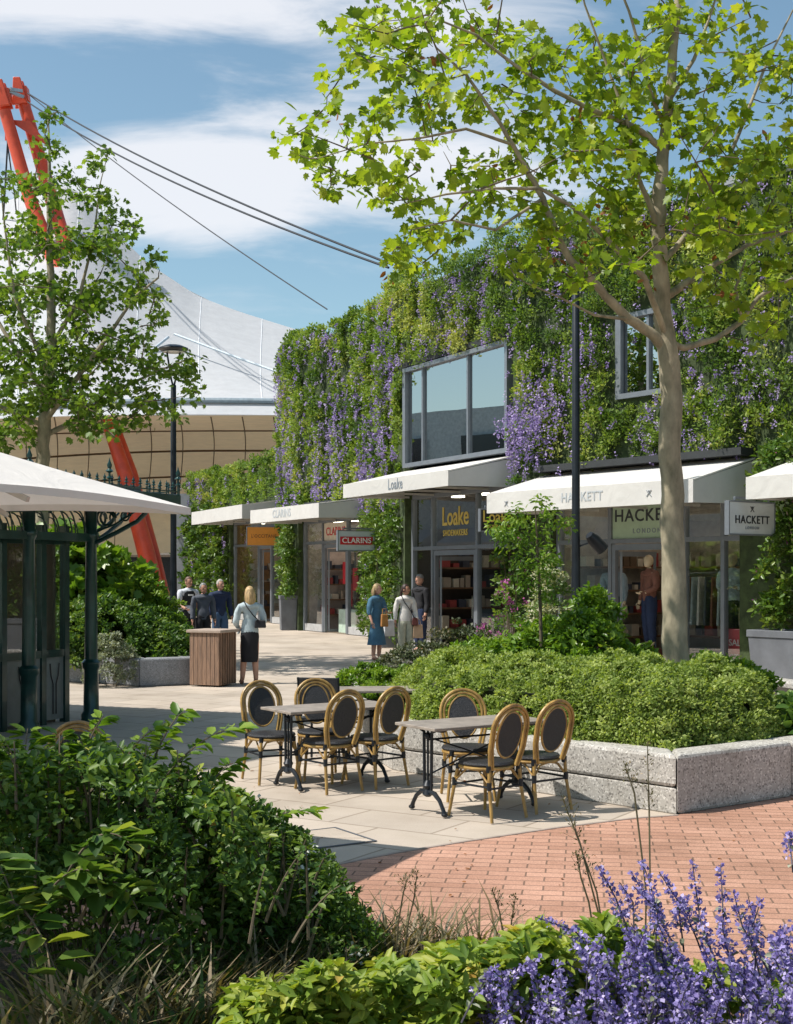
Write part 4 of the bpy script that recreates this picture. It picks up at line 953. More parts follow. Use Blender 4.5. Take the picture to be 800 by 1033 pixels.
shrub('laurel_shrub', 'glossy green low shrub around the foot of the big tree trunk', 'shrub', blobs([((3.15, 14.3, .5), (.6, .4, .48), 110), ((3.7, 14.6, .5), (.45, .4, .40), 50), ((2.5, 14.6, .5), (.5, .4, .42), 70)]), .10, 34, .075, 'leaf', bright_leaf, .3, stem=8)
shrub('variegated_shrub', 'cream and green variegated shrub near the slender sapling', 'shrub', blobs([((1.95, 17.0, .8), (.30, .35, 1.3), 100)]), .11, 44, .05, 'quad', varieg_leaf, .4, stem=8)
shrub('flowering_shrub', 'open shrub with magenta flowers left of the variegated shrub', 'shrub', blobs([((1.45, 17.3, .7), (.35, .35, 1.0), 36)]), .12, 16, .06, 'leaf', dark_leaf, .4, stem=12, fl=(pinkf, 34, .03, 'petal'))
shrub('bergenia', 'big leaved dark green plant at the right end of the hedge', 'plant', blobs([((3.75, 12.2, .42), (.38, .4, .28), 40), ((4.4, 12.9, .42), (.5, .4, .35), 40)]), .12, 12, .15, 'leaf', dark_leaf, .5)
# slender sapling
def tree_mesh(limbs): 
    b = MB()
    for pts, rs in limbs: b.tube(pts, rs, 10)
    return b
sp = empty('sapling', (1.62, 15.5, .4), 0, 'slender sapling with feathery crown left of the lamp post', 'tree')
b = MB(); pts = [P(546, 652, 15.5), P(545, 610, 15.5), P(543, 570, 15.45), P(541, 530, 15.4), P(540, 512, 15.4)]; b.tube([q-Vector((1.62, 15.5, .4)) for q in pts], [.022, .02, .016, .01, .005], 8); b.build('trunk', twig, sp, smooth=True)
cs = [P(u, v, 15.4+random.uniform(-.2, .2)) for u, v in [(540, 512), (520, 520), (530, 526), (556, 522), (548, 534), (510, 530), (570, 532), (535, 545), (550, 556), (525, 560), (560, 575), (530, 590), (552, 600), (515, 545), (500, 536), (545, 570)]]
cs = np.array([list(q) for q in cs for _ in (0, 1)])+RNG.normal(size=(32, 3))*.05
p, n_, d, tt = tufts(cs, (0, 0, 1), .13, 30, .2, .1, .4); leaves('crown', p-np.array([1.62, 15.5, .4]), n_, .07, 'leaf', bright_leaf, sp, d, tt, .8)

# left planter
shrub('fatsia_shrub', 'big bright green shrub with fingered leaves behind the kiosk column', 'shrub', blobs([((-5.9, 25.0, .7), (1.1, .8, 1.85), 90), ((-6.6, 25.6, .8), (1.2, .8, 1.9), 70), ((-5.3, 25.6, .6), (.8, .8, 1.4), 60)]), .3, 20, .24, 'palm', bright_leaf, .5, stem=10)
shrub('dark_bush', 'dense dark green rounded bush above the low grey stone planter', 'bush', blobs([((-5.2, 23.7, .35), (1.25, .85, 1.02), 260), ((-4.1, 23.7, .35), (.7, .7, .55), 130), ((-4.5, 25, .4), (.7, .7, .7), 90)]), .17, 52, .085, 'leaf', dark_leaf, .6, stem=10)
shrub('bright_bush', 'yellow green sprigs rising at the foot of the far lamp post', 'bush', blobs([((-4.7, 25.1, .5), (.75, .6, 1.25), 120)]), .15, 36, .08, 'leaf', bright_leaf, .7)
shrub('silver_shrub', 'small silvery grey shrub between the kiosk and the low stone planter', 'shrub', blobs([((-4.75, 22.35, .1), (.42, .35, .75), 110)]), .1, 50, .05, 'quad', silver_leaf, .4, stem=5, z0=0)

# climbing plants against the shop building
def climber(label, sg, s0, s1, z0, z1, m, cnt, fl=None, per=34, size=.12, o=.55, taper=0):
    cs = []
    for k in range(cnt):
        z = z0+(z1-z0)*random.random(); w_ = (s1-s0)*(1-taper*(z-z0)/(z1-z0)); s = (s0+s1)/2+(random.random()-.5)*w_
        q = sg(s, o*(.55+.5*random.random()), z); cs.append((q.x, q.y, q.z))
    return shrub('climbing_plant', label, 'climbing plant', cs, .2, per, size, 'leaf', m, .2, stem=6, group='climbing plants on the shop building', fl=fl, z0=z0)
climber('leafy climber with a few pink flowers above the big grey planter at the right edge', SG[0], SG[0].L-2.8, SG[0].L-.85, .95, 4.1, wall_leaf2, 200, (pinkf, 26, .035, 'petal'), o=.85)
climber('narrow green climber on the wall behind the two talking women', SG[4], .3, SG[4].L-.2, .3, 3.6, wall_leaf2, 230, (lilac, 26, .04, 'petal'), o=.5)
climber('green climber rising from the grey planter beside the orange sign', SG[6], -.2, 2.2, 1.1, 3.9, wall_leaf2, 110, o=.6, size=.14)
climber('dense green climber covering the far end of the low planted wall', SG[8], 0, SG[8].L, .2, 4.6, wall_leaf2, 240, o=.7, size=.2, per=28)
climber('bushy climber squeezed between the gold lettered shop and the green panel shop', SG[2], SG[2].L*.3, SG[2].L, .3, 3.9, wall_leaf2, 50, (pinkf, 10, .035, 'petal'), o=.7)

# ---------------------------------------------------------------- trees
def grow(limbs, clusters, seed=1, twr=.010, bend=.25):
    """attach every leaf cluster to the skeleton by a twig; returns twigs"""
    rr = random.Random(seed)
    nd = []; 
    for pts, rs in limbs:
        for a, b in zip(pts, pts[1:]):
            for k in range(5): nd.append(a.lerp(b, k/5))
        nd.append(pts[-1])
    nodes_ = [np.array(q) for q in nd]; A = np.array(nodes_); out = []
    root = np.array(limbs[0][0][0])
    todo = sorted(clusters, key=lambda c: np.min(np.linalg.norm(A-np.array(c), axis=1)))
    for c in todo:
        c = np.array(c); v = c-A; dist = np.linalg.norm(v, axis=1)
        pen = dist+.9*np.maximum(0, A[:, 2]-c[2]+.0)   # prefer nodes below the cluster
        i = int(np.argmin(pen)); s = Vector(A[i]); e = Vector(c); L_ = (e-s).length
        if L_ < .02: continue
        mid = s.lerp(e, .5)+Vector((rr.gauss(0, 1), rr.gauss(0, 1), rr.gauss(-.3, 1)))*L_*bend*.4
        q1 = s.lerp(mid, .5)*.7+s.lerp(e, .25)*.3; q3 = mid.lerp(e, .5)
        pts = [s, q1, mid, q3, e]; r0 = twr*(1+min(1.6, L_*.8)); out.append((pts, [r0, r0*.85, r0*.65, r0*.5, r0*.3]))
        A = np.vstack([A, [np.array(x) for x in (q1, mid, q3, e)]])
    return out
def px_tree(name, label, base, limbs_px, Y, ell, seed, twr, leafm, lsize, per, crad, yj, extra, dens=1.0):
    rr = random.Random(seed); B = Vector(base)
    limbs = []
    for pts in limbs_px:
        limbs.append(([P(u, v, y) for u, v, y, r in pts], [r for u, v, y, r in pts]))
    cl = []
    for (u, v, ru, rv, n) in ell:
        for k in range(int(n*dens)):
            a = rr.random()*2*pi; q = math.sqrt(rr.random()); y = Y+rr.gauss(0, yj)
            cl.append(tuple(P(u+ru*q*cos(a), v+rv*q*sin(a), y)))
    cl += extra
    tw = grow(limbs, cl, seed, twr)
    t = empty(name, B, 0, label, 'tree', 'plane trees')
    b = MB()
    for pts, rs in limbs:
        # add gentle irregularity to straight pieces
        pp_ = []; r2 = []
        for i in range(len(pts)-1):
            for k in range(4):
                f = k/4; j = (.15*rs[i] if 0 < f else 0)
                pp_.append(pts[i].lerp(pts[i+1], f)+Vector((rr.gauss(0, j), rr.gauss(0, j), 0))); r2.append((rs[i]*(1-f)+rs[i+1]*f)*(1+rr.gauss(0, .025)))
        pp_.append(pts[-1]); r2.append(rs[-1]); b.tube([q-B for q in pp_], r2, 14)
    b.build('trunk', bark, t, smooth=True)
    b = MB()
    for pts, rs in tw: b.tube([q-B for q in pts], rs, 5, False)
    b.build('branches', twig, t, smooth=True)
    cl = np.array(cl); p, n_, d, tt = tufts(cl, (0, 0, .2), crad*RNG.uniform(.6, 1.2, len(cl)), per, .3, .0, .75)
    # a few leaves along the twigs as well
    q = []
    for pts, rs in tw:
        for k in range(5): f = rr.random(); i = min(3, int(f*4)); q.append(tuple(pts[i].lerp(pts[i+1], f*4-i)+Vector((rr.gauss(0, .05), rr.gauss(0, .05), rr.gauss(-.03, .05)))))
    p = np.concatenate([p, np.array(q)]); n_ = np.concatenate([n_, rvec(len(q))+np.array([0, 0, .5])]); d = np.concatenate([d, rvec(len(q))]); tt = np.concatenate([tt, RNG.random(len(q))])
    leaves('crown', p-np.array(B), n_+np.array([0, 0, .45]), lsize*(.4+.85*RNG.random(len(p))**.8), 'palm', leafm, t, d*.7+np.array([0, 0, -.45])+rvec(len(p))*.4, tt)
    return t
T = 14.0
big = [
 [(680, 735, T, .155), (680, 690, T, .14), (680, 600, T, .128), (679, 500, T, .12), (677, 420, T, .113), (673, 350, T, .105), (668, 290, T, .085), (664, 240, T, .075), (665, 190, T, .07), (672, 130, T, .058), (678, 70, T, .048), (684, 0, T, .04), (690, -80, T, .03), (690, -170, T, .015)],
 [(670, 352, T, .06), (655, 335, T-.1, .055), (634, 322, T-.2, .05), (610, 298, T-.3, .046), (595, 280, T-.4, .042), (575, 262, T-.5, .038), (562, 238, T-.55, .034), (548, 200, T-.6, .03), (530, 168, T-.7, .026), (505, 125, T-.8, .02), (470, 75, T-.9, .014), (440, 48, T-1, .009)],
 [(672, 345, T, .04), (690, 351, T+.1, .036), (722, 342, T+.3, .032), (748, 324, T+.5, .028), (765, 300, T+.6, .022), (790, 285, T+.8, .018), (830, 270, T+1, .012)],
 [(670, 300, T, .045), (682, 293, T+.1, .042), (700, 280, T+.2, .036), (722, 266, T+.3, .03), (754, 247, T+.4, .024), (790, 235, T+.5, .018), (840, 215, T+.6, .01)],
 [(672, 340, T-.02, .035), (650, 280, T-.4, .032), (632, 262, T-.5, .03), (607, 236, T-.6, .026), (580, 210, T-.7, .022), (545, 190, T-.8, .018), (500, 190, T-.9, .014), (450, 196, T-1, .01), (410, 205, T-1.1, .006)],
 [(669, 150, T, .04), (640, 128, T-.2, .03), (600, 112, T-.4, .026), (560, 92, T-.5, .022), (520, 66, T-.6, .018), (480, 35, T-.7, .013), (430, 15, T-.8, .009)],
 [(664, 235, T, .035), (655, 205, T-.1, .03), (640, 170, T-.2, .024), (632, 120, T-.3, .018), (610, 60, T-.3, .013), (590, 5, T-.4, .01), (575, -60, T-.4, .006)],
 [(668, 265, T, .035), (690, 240, T+.3, .03), (715, 205, T+.4, .026), (735, 160, T+.5, .022), (755, 110, T+.6, .018), (775, 60, T+.7, .014), (800, 10, T+.8, .009)],
 [(676, 100, T, .025), (700, 60, T+.2, .02), (715, 20, T+.3, .014), (735, -40, T+.4, .008)],
 [(672, 130, T, .025), (655, 90, T-.3, .02), (645, 45, T-.4, .016), (630, 0, T-.5, .012), (615, -50, T-.5, .007)],
 [(548, 200, T-.6, .018), (500, 232, T-.9, .014), (455, 222, T-1.0, .010), (415, 232, T-1.1, .006)],
 [(634, 322, T-.2, .02), (600, 318, T-.6, .015), (565, 300, T-.8, .010), (530, 285, T-.9, .006)],
 [(515, 145, T-.8, .018), (470, 130, T-1.0, .014), (420, 140, T-1.1, .010), (370, 145, T-1.2, .007), (320, 160, T-1.3, .004)],
 [(748, 324, T+.5, .02), (742, 290, T+.4, .016), (752, 262, T+.4, .010)],
]
ell = [(308, 152, 30, 20, 9), (335, 178, 35, 14, 8), (345, 30, 22, 14, 5), (348, 62, 18, 22, 6), (380, 22, 35, 18, 9), (360, 110, 35, 18, 9), (400, 60, 40, 22, 11), (408, 95, 30, 20, 9), (440, 20, 35, 18, 9), (450, 60, 35, 25, 10),
       (395, 150, 35, 14, 7), (405, 195, 35, 20, 9), (440, 225, 40, 20, 10), (405, 258, 18, 14, 5), (420, 270, 20, 6, 4), (470, 170, 35, 25, 9), (450, 110, 30, 18, 6), (500, 110, 35, 28, 9), (500, 45, 35, 28, 10), (490, 210, 35, 22, 9), (520, 165, 35, 25, 9),
       (545, 60, 35, 40, 14), (560, 130, 35, 35, 14), (550, 215, 35, 28, 12), (540, 262, 30, 16, 9), (600, 60, 35, 45, 15), (610, 140, 35, 40, 18), (605, 220, 35, 35, 16), (590, 275, 30, 18, 10), (640, 90, 35, 55, 18), (640, 190, 25, 40, 14), (650, 260, 25, 20, 6), (690, 50, 40, 45, 16),
       (700, 130, 30, 35, 13), (700, 210, 30, 35, 13), (740, 60, 35, 50, 14), (745, 150, 35, 35, 14), (740, 220, 35, 30, 13), (785, 60, 25, 55, 9), (785, 150, 25, 40, 12), (785, 215, 25, 30, 12), (780, 270, 25, 22, 10), (720, 275, 30, 15, 6), (785, 330, 20, 16, 6), (735, 305, 20, 12, 4), (700, 320, 14, 10, 2), (655, 140, 25, 50, 9),
       (600, -50, 90, 40, 30), (720, -60, 90, 45, 36), (500, -40, 70, 30, 16), (660, -140, 80, 45, 26), (850, 130, 45, 110, 34), (860, 260, 40, 60, 14)]
px_tree('plane_tree', 'large plane tree in the granite planter, smooth trunk and wide light green crown', P(680, 735, T), big, T, ell, 5, .0065, plane_leaf, .112, 11, .20, .9, [], .74)
# reddish dry seed clusters / leaves are part of the crown's look
bt = [o for o in bpy.data.objects if o.name == 'plane_tree'][0]
rs = np.array([list(P(u, v, T-.2+random.uniform(-.5, .5))) for u, v in [(600, 245), (590, 262), (652, 285), (722, 222), (700, 218), (745, 232), (560, 260), (585, 120), (475, 30), (430, 60), (440, 95), (715, 270), (770, 150), (650, 230), (505, 170), (392, 270), (345, 125), (735, 300), (548, 236), (610, 215)] for _ in range(5)])+RNG.normal(size=(100, 3))*.07
leaves('dry_leaves', rs-np.array(bt.location), rvec(100), .09, 'leaf', rustf, bt)
T2 = 27.0
lt = [
 [(41, 670, T2, .18), (42, 560, T2, .16), (42, 470, T2, .145), (45, 430, T2, .13), (50, 380, T2, .11), (52, 320, T2, .09), (50, 260, T2, .07), (50, 200, T2, .045), (50, 150, T2, .025), (48, 108, T2, .01)],
 [(45, 425, T2, .07), (75, 385, T2-.5, .055), (105, 345, T2-.7, .04), (135, 300, T2-.8, .028), (160, 280, T2-.8, .018)],
 [(48, 400, T2, .06), (20, 360, T2+.3, .045), (-10, 310, T2+.5, .03), (-40, 270, T2+.6, .015)],
 [(52, 350, T2, .05), (80, 300, T2-.3, .035), (95, 240, T2-.4, .022), (100, 190, T2-.4, .012), (110, 150, T2-.4, .006)],
 [(44, 440, T2, .06), (85, 420, T2+.4, .05), (125, 390, T2+.6, .035), (165, 372, T2+.7, .02), (195, 360, T2+.8, .01)],
 [(50, 380, T2, .05), (15, 300, T2-.5, .035), (5, 230, T2-.6, .02), (0, 180, T2-.6, .01)],
 [(45, 430, T2, .05), (0, 410, T2-.5, .04), (-50, 380, T2-.6, .02)],
]
el2 = [(50, 118, 8, 12, 3), (52, 150, 12, 12, 4), (97, 160, 8, 14, 3), (108, 150, 5, 5, 1), (30, 190, 28, 22, 12), (70, 195, 24, 24, 12), (105, 205, 14, 16, 7), (30, 245, 32, 25, 22), (80, 245, 28, 25, 20), (120, 240, 16, 14, 6), (125, 222, 14, 8, 3), (25, 300, 34, 28, 30), (75, 300, 32, 28, 28), (125, 285, 22, 25, 12), (150, 262, 10, 12, 3), (150, 300, 20, 12, 7), (165, 325, 14, 8, 3),
       (25, 355, 34, 28, 32), (80, 355, 32, 28, 30), (130, 345, 22, 22, 14), (158, 372, 22, 14, 9), (190, 372, 12, 18, 6), (20, 405, 30, 26, 28), (70, 405, 32, 26, 26), (120, 405, 26, 22, 18), (150, 412, 14, 22, 9), (188, 392, 12, 10, 4), (180, 418, 8, 8, 2), (10, 442, 22, 14, 12), (90, 435, 22, 12, 8), (-50, 300, 40, 100, 50), (-50, 410, 40, 40, 25)]
px_tree('plane_tree', 'smaller plane tree behind the kiosk at the left, in front of the red mast', P(41, 670, T2), lt, T2, el2, 9, .010, plane_leaf2, .118, 18, .26, 1.0, [], 1.0)
# tree added outside the frame on the left to dapple the foreground bed
ex = []
rr = random.Random(3)
for k in range(130):
    d = Vector((rr.gauss(0, 1), rr.gauss(0, 1), rr.gauss(0, 1))).normalized()*rr.random()**.4; ex.append((-6.3+d.x*2.0, 4.4+d.y*1.9, 5.4+d.z*1.7))
def shade_tree(name, label, base, h, cl, leafm):
    B = Vector(base); limbs = [([B, B+Vector((.05, 0, h*.4)), B+Vector((0, .08, h*.7)), B+Vector((0, 0, h))], [.13, .1, .07, .03])]
    tw = grow(limbs, cl, 4, .012); t = empty(name, B, 0, label, 'tree', 'plane trees'); b = MB(); b.tube([q-B for q in limbs[0][0]], limbs[0][1], 12); b.build('trunk', bark, t, smooth=True)
    b = MB()
    for pts, rs_ in tw: b.tube([q-B for q in pts], rs_, 5, False)
    b.build('branches', twig, t); cl = np.array(cl); p, n_, d, tt = tufts(cl, (0, 0, .2), .36, 22, .3, 0, .7); leaves('crown', p-np.array(B), n_, .17*RNG.uniform(.6, 1.1, len(p)), 'palm', leafm, t, d, tt); return t
shade_tree('plane_tree', 'plane tree added outside the frame to cast dappled shade on the planting bed', (-6.3, 4.4, 0), 6.2, ex, plane_leaf2)

# ---------------------------------------------------------------- foreground planting
def fg_top(u): return interp([-60, 0, 60, 120, 180, 230, 270, 310, 350, 380], [742, 748, 752, 748, 765, 800, 822, 850, 900, 950], u)
def fgc(u0, u1, n, Y0, Y1, vt, dv0=0, dv1=200, kz=1.0):
    out = []
    for k in range(n):
        u = random.uniform(u0, u1); Y = random.uniform(Y0, Y1); v = vt(u)+random.uniform(dv0, dv1)*random.random()**.6; q = P(u, v, Y)
        if q.z > .08: out.append(tuple(q))
    return out
cs = fgc(-70, 250, 560, 5.0, 6.6, lambda u: fg_top(u)+36+10*sin(u*.05)+8*sin(u*.13), 0, 290)
shrub('mock_orange', 'large dark leafy shrub filling the lower left corner', 'shrub', cs, .13, 46, .046, 'leaf', dark_leaf, .5, stem=40, z0=.03)
cs = fgc(215, 375, 420, 5.5, 6.7, lambda u: fg_top(u)+12, 0, 170)
shrub('white_flowered_shrub', 'fine leaved green shrub with small white flowers beside the brick paving', 'shrub', cs, .085, 62, .032, 'leaf', bright_leaf if False else leafmat('mid_leaf', [(0, (.03, .075, .012)), (.5, (.075, .145, .02)), (1, (.17, .24, .05))], .35), .6, stem=25, z0=.03, fl=(MATS['white_petal'], 40, .018, 'petal'))
MORE_SPRAYS = []
# long arching sprays with bigger leaves
def spray(label, starts, leafm, lsize, n_leaf=26, name='elder_spray', grp=None, per=2):
    B = Vector(starts[0][0]); t = empty(name, (B.x, B.y, .03), 0, label, 'plant', grp); O = Vector((B.x, B.y, .03)); b = MB(); pos_, nr_, ax_ = [], [], []
    for s, e, arch in starts:
        s, e = Vector(s), Vector(e); n = 12; pts = [s.lerp(e, i/n)+Vector((0, 0, arch*4*(i/n)*(1-i/n))) for i in range(n+1)]; b.tube([q-O for q in pts], [.007*(1-i/n*.75) for i in range(n+1)], 5, False)
        for k in range(n_leaf):
            f = .25+.75*k/n_leaf; i = min(n-1, int(f*n)); q = pts[i].lerp(pts[i+1], f*n-i); tg = (pts[i+1]-pts[i]).normalized(); side = tg.cross(Vector((0, 0, 1))).normalized()*(1 if k % 2 else -1)
            for _ in range(per):
                a = side*random.uniform(.5, 1)+tg*random.uniform(.2, .8)+Vector((0, 0, random.uniform(-.5, .3))); pos_.append(q-O+a*.015); ax_.append(a); nr_.append(Vector((random.gauss(0, .3), random.gauss(0, .3), 1)))
    b.build('stem', twig, t); leaves('foliage', np.array(pos_), np.array(nr_), lsize*RNG.uniform(.5, 1.1, len(pos_)), 'leaf', leafm, t, np.array(ax_)); return t
spray('long leafy sprays arching above the dark shrub towards the pavement', [(P(120, 860, 5.5), P(248, 735, 5.9), .14), (P(130, 850, 5.6), P(185, 718, 5.8), .1), (P(150, 900, 5.4), P(240, 800, 5.7), .12), (P(60, 850, 5.5), P(105, 722, 5.7), .08), (P(20, 840, 5.4), P(28, 735, 5.6), .06), (P(90, 850, 5.4), P(160, 735, 5.6), .1), (P(190, 900, 5.6), P(318, 818, 5.8), .1), (P(180, 880, 5.6), P(235, 770, 5.9), .1), (P(40, 850, 5.2), P(-10, 745, 5.3), .1), (P(60, 860, 5.1), P(60, 740, 5.2), .1)], bright_leaf, .085)
sp2 = []
for k in range(60):
    u = random.uniform(-20, 350); Y = random.uniform(5.0, 5.9); v = fg_top(u)+random.uniform(-4, 120)*random.random(); e = P(u+random.uniform(-10, 25), v, Y-.1); d = Vector((random.gauss(.1, .35), random.gauss(-.2, .3), 1)).normalized(); sp2.append((e-d*random.uniform(.25, .4), e, .03))
spray('slender light green sprigs poking out all over the dark shrub', sp2, MATS['mid_leaf'], .045, 20, 'privet_sprigs', per=1)
sp3 = []
for k in range(44):
    u = random.uniform(-20, 250); Y = random.uniform(5.2, 5.9); v = fg_top(u)+random.uniform(-10, 40); e = P(u, v, Y); d = Vector((random.gauss(.1, .5), random.gauss(-.1, .3), 1)).normalized(); sp3.append((e-d*random.uniform(.2, .35), e, .02))
spray('narrow yellow green shoots along the sunlit top of the dark shrub', sp3, lime_leaf, .05, 18, 'willow_shoots', per=1)
spray('broad dark leaves hanging low at the left edge', [(P(20, 960, 4.6), P(95, 880, 4.5), .1), (P(-20, 930, 4.6), P(60, 990, 4.3), .15), (P(60, 900, 4.7), P(130, 850, 4.6), .1), (P(-30, 880, 4.6), P(20, 930, 4.4), .12), (P(80, 930, 4.6), P(140, 920, 4.5), .12)], dark_leaf, .13, 16)
# sedges
def tussock(label, c, n, L_, m, spread=.16, name='sedge_tussock', grp='grass tussocks', cat='grass plant', lean=.6, wid=1.0, rows=None):
    t = empty(name, (*c, .03), 0, label, cat, grp); base = RNG.normal(size=(n, 3))*np.array([spread, spread, 0]); d = rvec(n)*np.array([1, 1, 0]); d = unit(d+base*2); ax_ = unit(d*lean*RNG.uniform(.3, 1.5, (n, 1))+np.array([0, 0, 1]))
    sd = np.cross(ax_, np.array([0, 0, 1.0])); nn = np.cross(sd, ax_)
    leaves('blades', base, nn, L_*RNG.uniform(.5, 1.15, n), 'blade', m, t, ax_, None, wid); return t
for k, (u, Y, L_, lb) in enumerate([(170, 4.9, .5, 'brown green sedge tussock under the dark shrub'), (235, 5.3, .45, 'brown sedge tussock left of the lime shrub'), (300, 5.6, .42, 'sedge tussock below the white flowered shrub'), (345, 5.9, .38, 'sedge tussock at the bed edge near the white flowered shrub'), (415, 6.0, .40, 'sedge tussock with bronze seed stalks against the brick paving'), (465, 6.05, .36, 'rightmost sedge tussock beside the lime shrub'), (60, 4.6, .55, 'dark sedge tussock in the lower left corner'), (205, 4.7, .5, 'pale brown sedge tussock at the left end of the lime shrub'), (275, 5.15, .45, 'straw coloured sedge tussock between the dark and the lime shrubs'), (375, 5.7, .42, 'straw coloured sedge tussock left of the bronze seed stalks')]):
    tussock(lb, G(u, Y), 300, L_, grass_leaf, .16, wid=.6)
tussock('green grass tussock in the shade at the bottom left', G(120, 4.5), 160, .5, green_grass, .2)
# tall thin flowering grasses
def stalks(label, pts_list, m=twig, name='tall_grass'):
    B = pts_list[0][0]; O = Vector((B[0], B[1], .03)); t = empty(name, O, 0, label, 'grass plant', 'tall flowering grass stems'); b = MB(); sp_, sa = [], []
    for pts in pts_list:
        pts = [Vector(q) for q in pts]; b.tube([q-O for q in pts], [.0035]*(len(pts)-1)+[.0015], 5, False)
        for i in range(len(pts)-2, len(pts)-1):
            for k in range(60):
                f = random.random(); q = pts[i].lerp(pts[i+1], f); dr = Vector((random.gauss(0, 1), random.gauss(0, 1), .9+abs(random.gauss(0, .7)))).normalized(); L2 = random.random()*.07*(1.2-f)
                if k % 4 == 0: b.tube([q-O, q-O+dr*L2], .0008, 3, False)
                sp_.append(q-O+dr*L2); sa.append(dr)
    b.build('stem', mat('straw_stem', (.12, .10, .05), .7), t); leaves('seed_head', np.array(sp_), rvec(len(sp_)), .014, 'slim', grass_leaf, t, np.array(sa), None, 1.6); return t
stalks('tallest thin grass stems crossing the corner of the granite planter', [[P(656, 1000, 4.7), P(656, 900, 4.75), P(655, 820, 4.8), P(653, 752, 4.8)], [P(650, 1000, 4.7), P(652, 900, 4.7), P(640, 800, 4.7), P(630, 770, 4.7)]])
stalks('thin leaning grass stems left of the tallest stems', [[P(612, 980, 4.8), P(606, 930, 4.8), P(585, 850, 4.8), P(566, 802, 4.8)], [P(602, 960, 4.8), P(594, 910, 4.8), P(586, 885, 4.8), P(582, 862, 4.8)], [P(612, 960, 4.8), P(602, 900, 4.8), P(577, 830, 4.8)]])
stalks('bronze seed stalks above the sedges by the brick paving', [[P(398, 980, 5.6), P(402, 930, 5.6), P(407, 900, 5.6), P(411, 886, 5.6)], [P(405, 980, 5.6), P(412, 930, 5.6), P(418, 905, 5.6), P(421, 878, 5.6)], [P(510, 960, 5.6), P(504, 920, 5.6), P(497, 898, 5.6)], [P(515, 960, 5.5), P(516, 930, 5.5), P(520, 905, 5.5)], [P(428, 975, 5.6), P(424, 945, 5.6), P(428, 925, 5.6)]])
# lime green shrub
cs = fgc(240, 480, 230, 4.3, 5.2, lambda u: interp([230, 300, 380, 440, 500], [1020, 1003, 992, 985, 983], u)+9*sin(u*.09), 8, 110)+fgc(440, 660, 170, 4.4, 5.2, lambda u: interp([440, 520, 600, 660], [978, 965, 955, 960], u)+7*sin(u*.08), 6, 110)
cs += fgc(620, 800, 60, 4.8, 5.4, lambda u: 995, 0, 60)
shrub('lime_shrub', 'bright yellow green leafy shrub along the bottom edge', 'shrub', cs, .085, 24, .072, 'leaf', lime_leaf, .9, .75, stem=20, z0=.03, noise=.45)
# a few fallen leaves and a drain cover on the paving
fl_ = []
for k in range(150):
    Y = random.uniform(6.8, 14); x = random.uniform(-2.5, 4); fl_.append((x, Y, .012))
tag(leaves('fallen_leaves', np.array(fl_), np.array([[random.gauss(0, .2), random.gauss(0, .2), 1] for _ in fl_]), .035*RNG.uniform(.5, 1.3, 150), 'leaf', rustf), 'small brown leaves and seeds fallen on the paving', 'fallen leaves', None, 'stuff')
dc = empty('drain_cover', (-.55, 9.55, .004), R(32), 'flat square drain cover let into the slabs beside the brick paving', 'drain cover')
b = MB()
for a_, b_, c_, d_ in ((-.3, .3, -.3, -.28), (-.3, .3, .28, .3), (-.3, -.28, -.28, .28), (.28, .3, -.28, .28)): b.hexa([(x, y, z) for z in (.001, .006) for x, y in ((a_, c_), (b_, c_), (b_, d_), (a_, d_))])
b.build('frame', dark_frame, dc)
b = MB(); b.box((0, 0, .003), (.55, .55, .004)); b.build('lid', stone, dc)
# catmint
def catm(label, spikes, seed):
    rr = random.Random(seed); B = Vector((sum(s[1].x for s in spikes)/len(spikes), sum(s[1].y for s in spikes)/len(spikes), .03)); t = empty('catmint', B, 0, label, 'flowering plant', 'purple catmint plants'); b = MB(); fp, fa, lp_, la = [], [], [], []
    for s, e in spikes:
        L_ = (e-s).length; mid = s.lerp(e, .5)+Vector((rr.gauss(0, .03), rr.gauss(0, .03), .03)); pts = [s, s.lerp(mid, .5)+Vector((0, 0, .01)), mid, mid.lerp(e, .5), e]; b.tube([q-B for q in pts], [.0035, .003, .003, .0025, .0015], 5, False)
        f = .34
        while f < 1:
            x = f*4; i = min(3, int(x)); q = pts[i].lerp(pts[i+1], x-i); r = .027*(1.15-f*.75)
            for k in range(int(24*(1.25-f))+4):
                d = Vector((rr.gauss(0, 1), rr.gauss(0, 1), rr.gauss(0, .45))).normalized(); fp.append(q-B+d*r*rr.uniform(.4, 1.1)); fa.append(d+Vector((0, 0, .5)))
            f += .045/L_*(1.25-f*.5)*.8
        for k in range(6):
            x = rr.random()*2.6; i = int(x); q = pts[i].lerp(pts[i+1], x-i); d = Vector((rr.gauss(0, 1), rr.gauss(0, 1), .4)); lp_.append(q-B); la.append(d)
    b.build('stem', mat('catmint_stem', (.07, .06, .08), .7), t); leaves('flowers', np.array(fp), rvec(len(fp)), .0135*RNG.uniform(.6, 1.3, len(fp)), 'petal', catmint, t, np.array(fa)); leaves('foliage', np.array(lp_), rvec(len(lp_))+np.array([0, 0, 1]), .035, 'leaf', silver_leaf, t, np.array(la)); return t
def ctop(u): return interp([470, 540, 600, 650, 690, 730, 800, 850], [985, 965, 930, 925, 950, 940, 930, 930], u)
def spk(u0, u1, n, Y0, Y1, dv):
    out = []
    for k in range(n):
        u = random.uniform(u0, u1); Y = random.uniform(Y0, Y1); v = ctop(u)+random.random()*dv; e = P(u, v, Y); L_ = random.uniform(.22, .4); d = Vector((random.gauss(-.15, .35), random.gauss(-.1, .25), 1)).normalized(); out.append((e-d*L_, e))
    return out
catm('catmint clump with dense violet flowers at the bottom centre right', spk(480, 640, 62, 3.9, 4.6, 100), 1)
catm('catmint clump with dense violet flowers in the bottom right corner', spk(630, 830, 100, 3.9, 4.7, 110), 2)
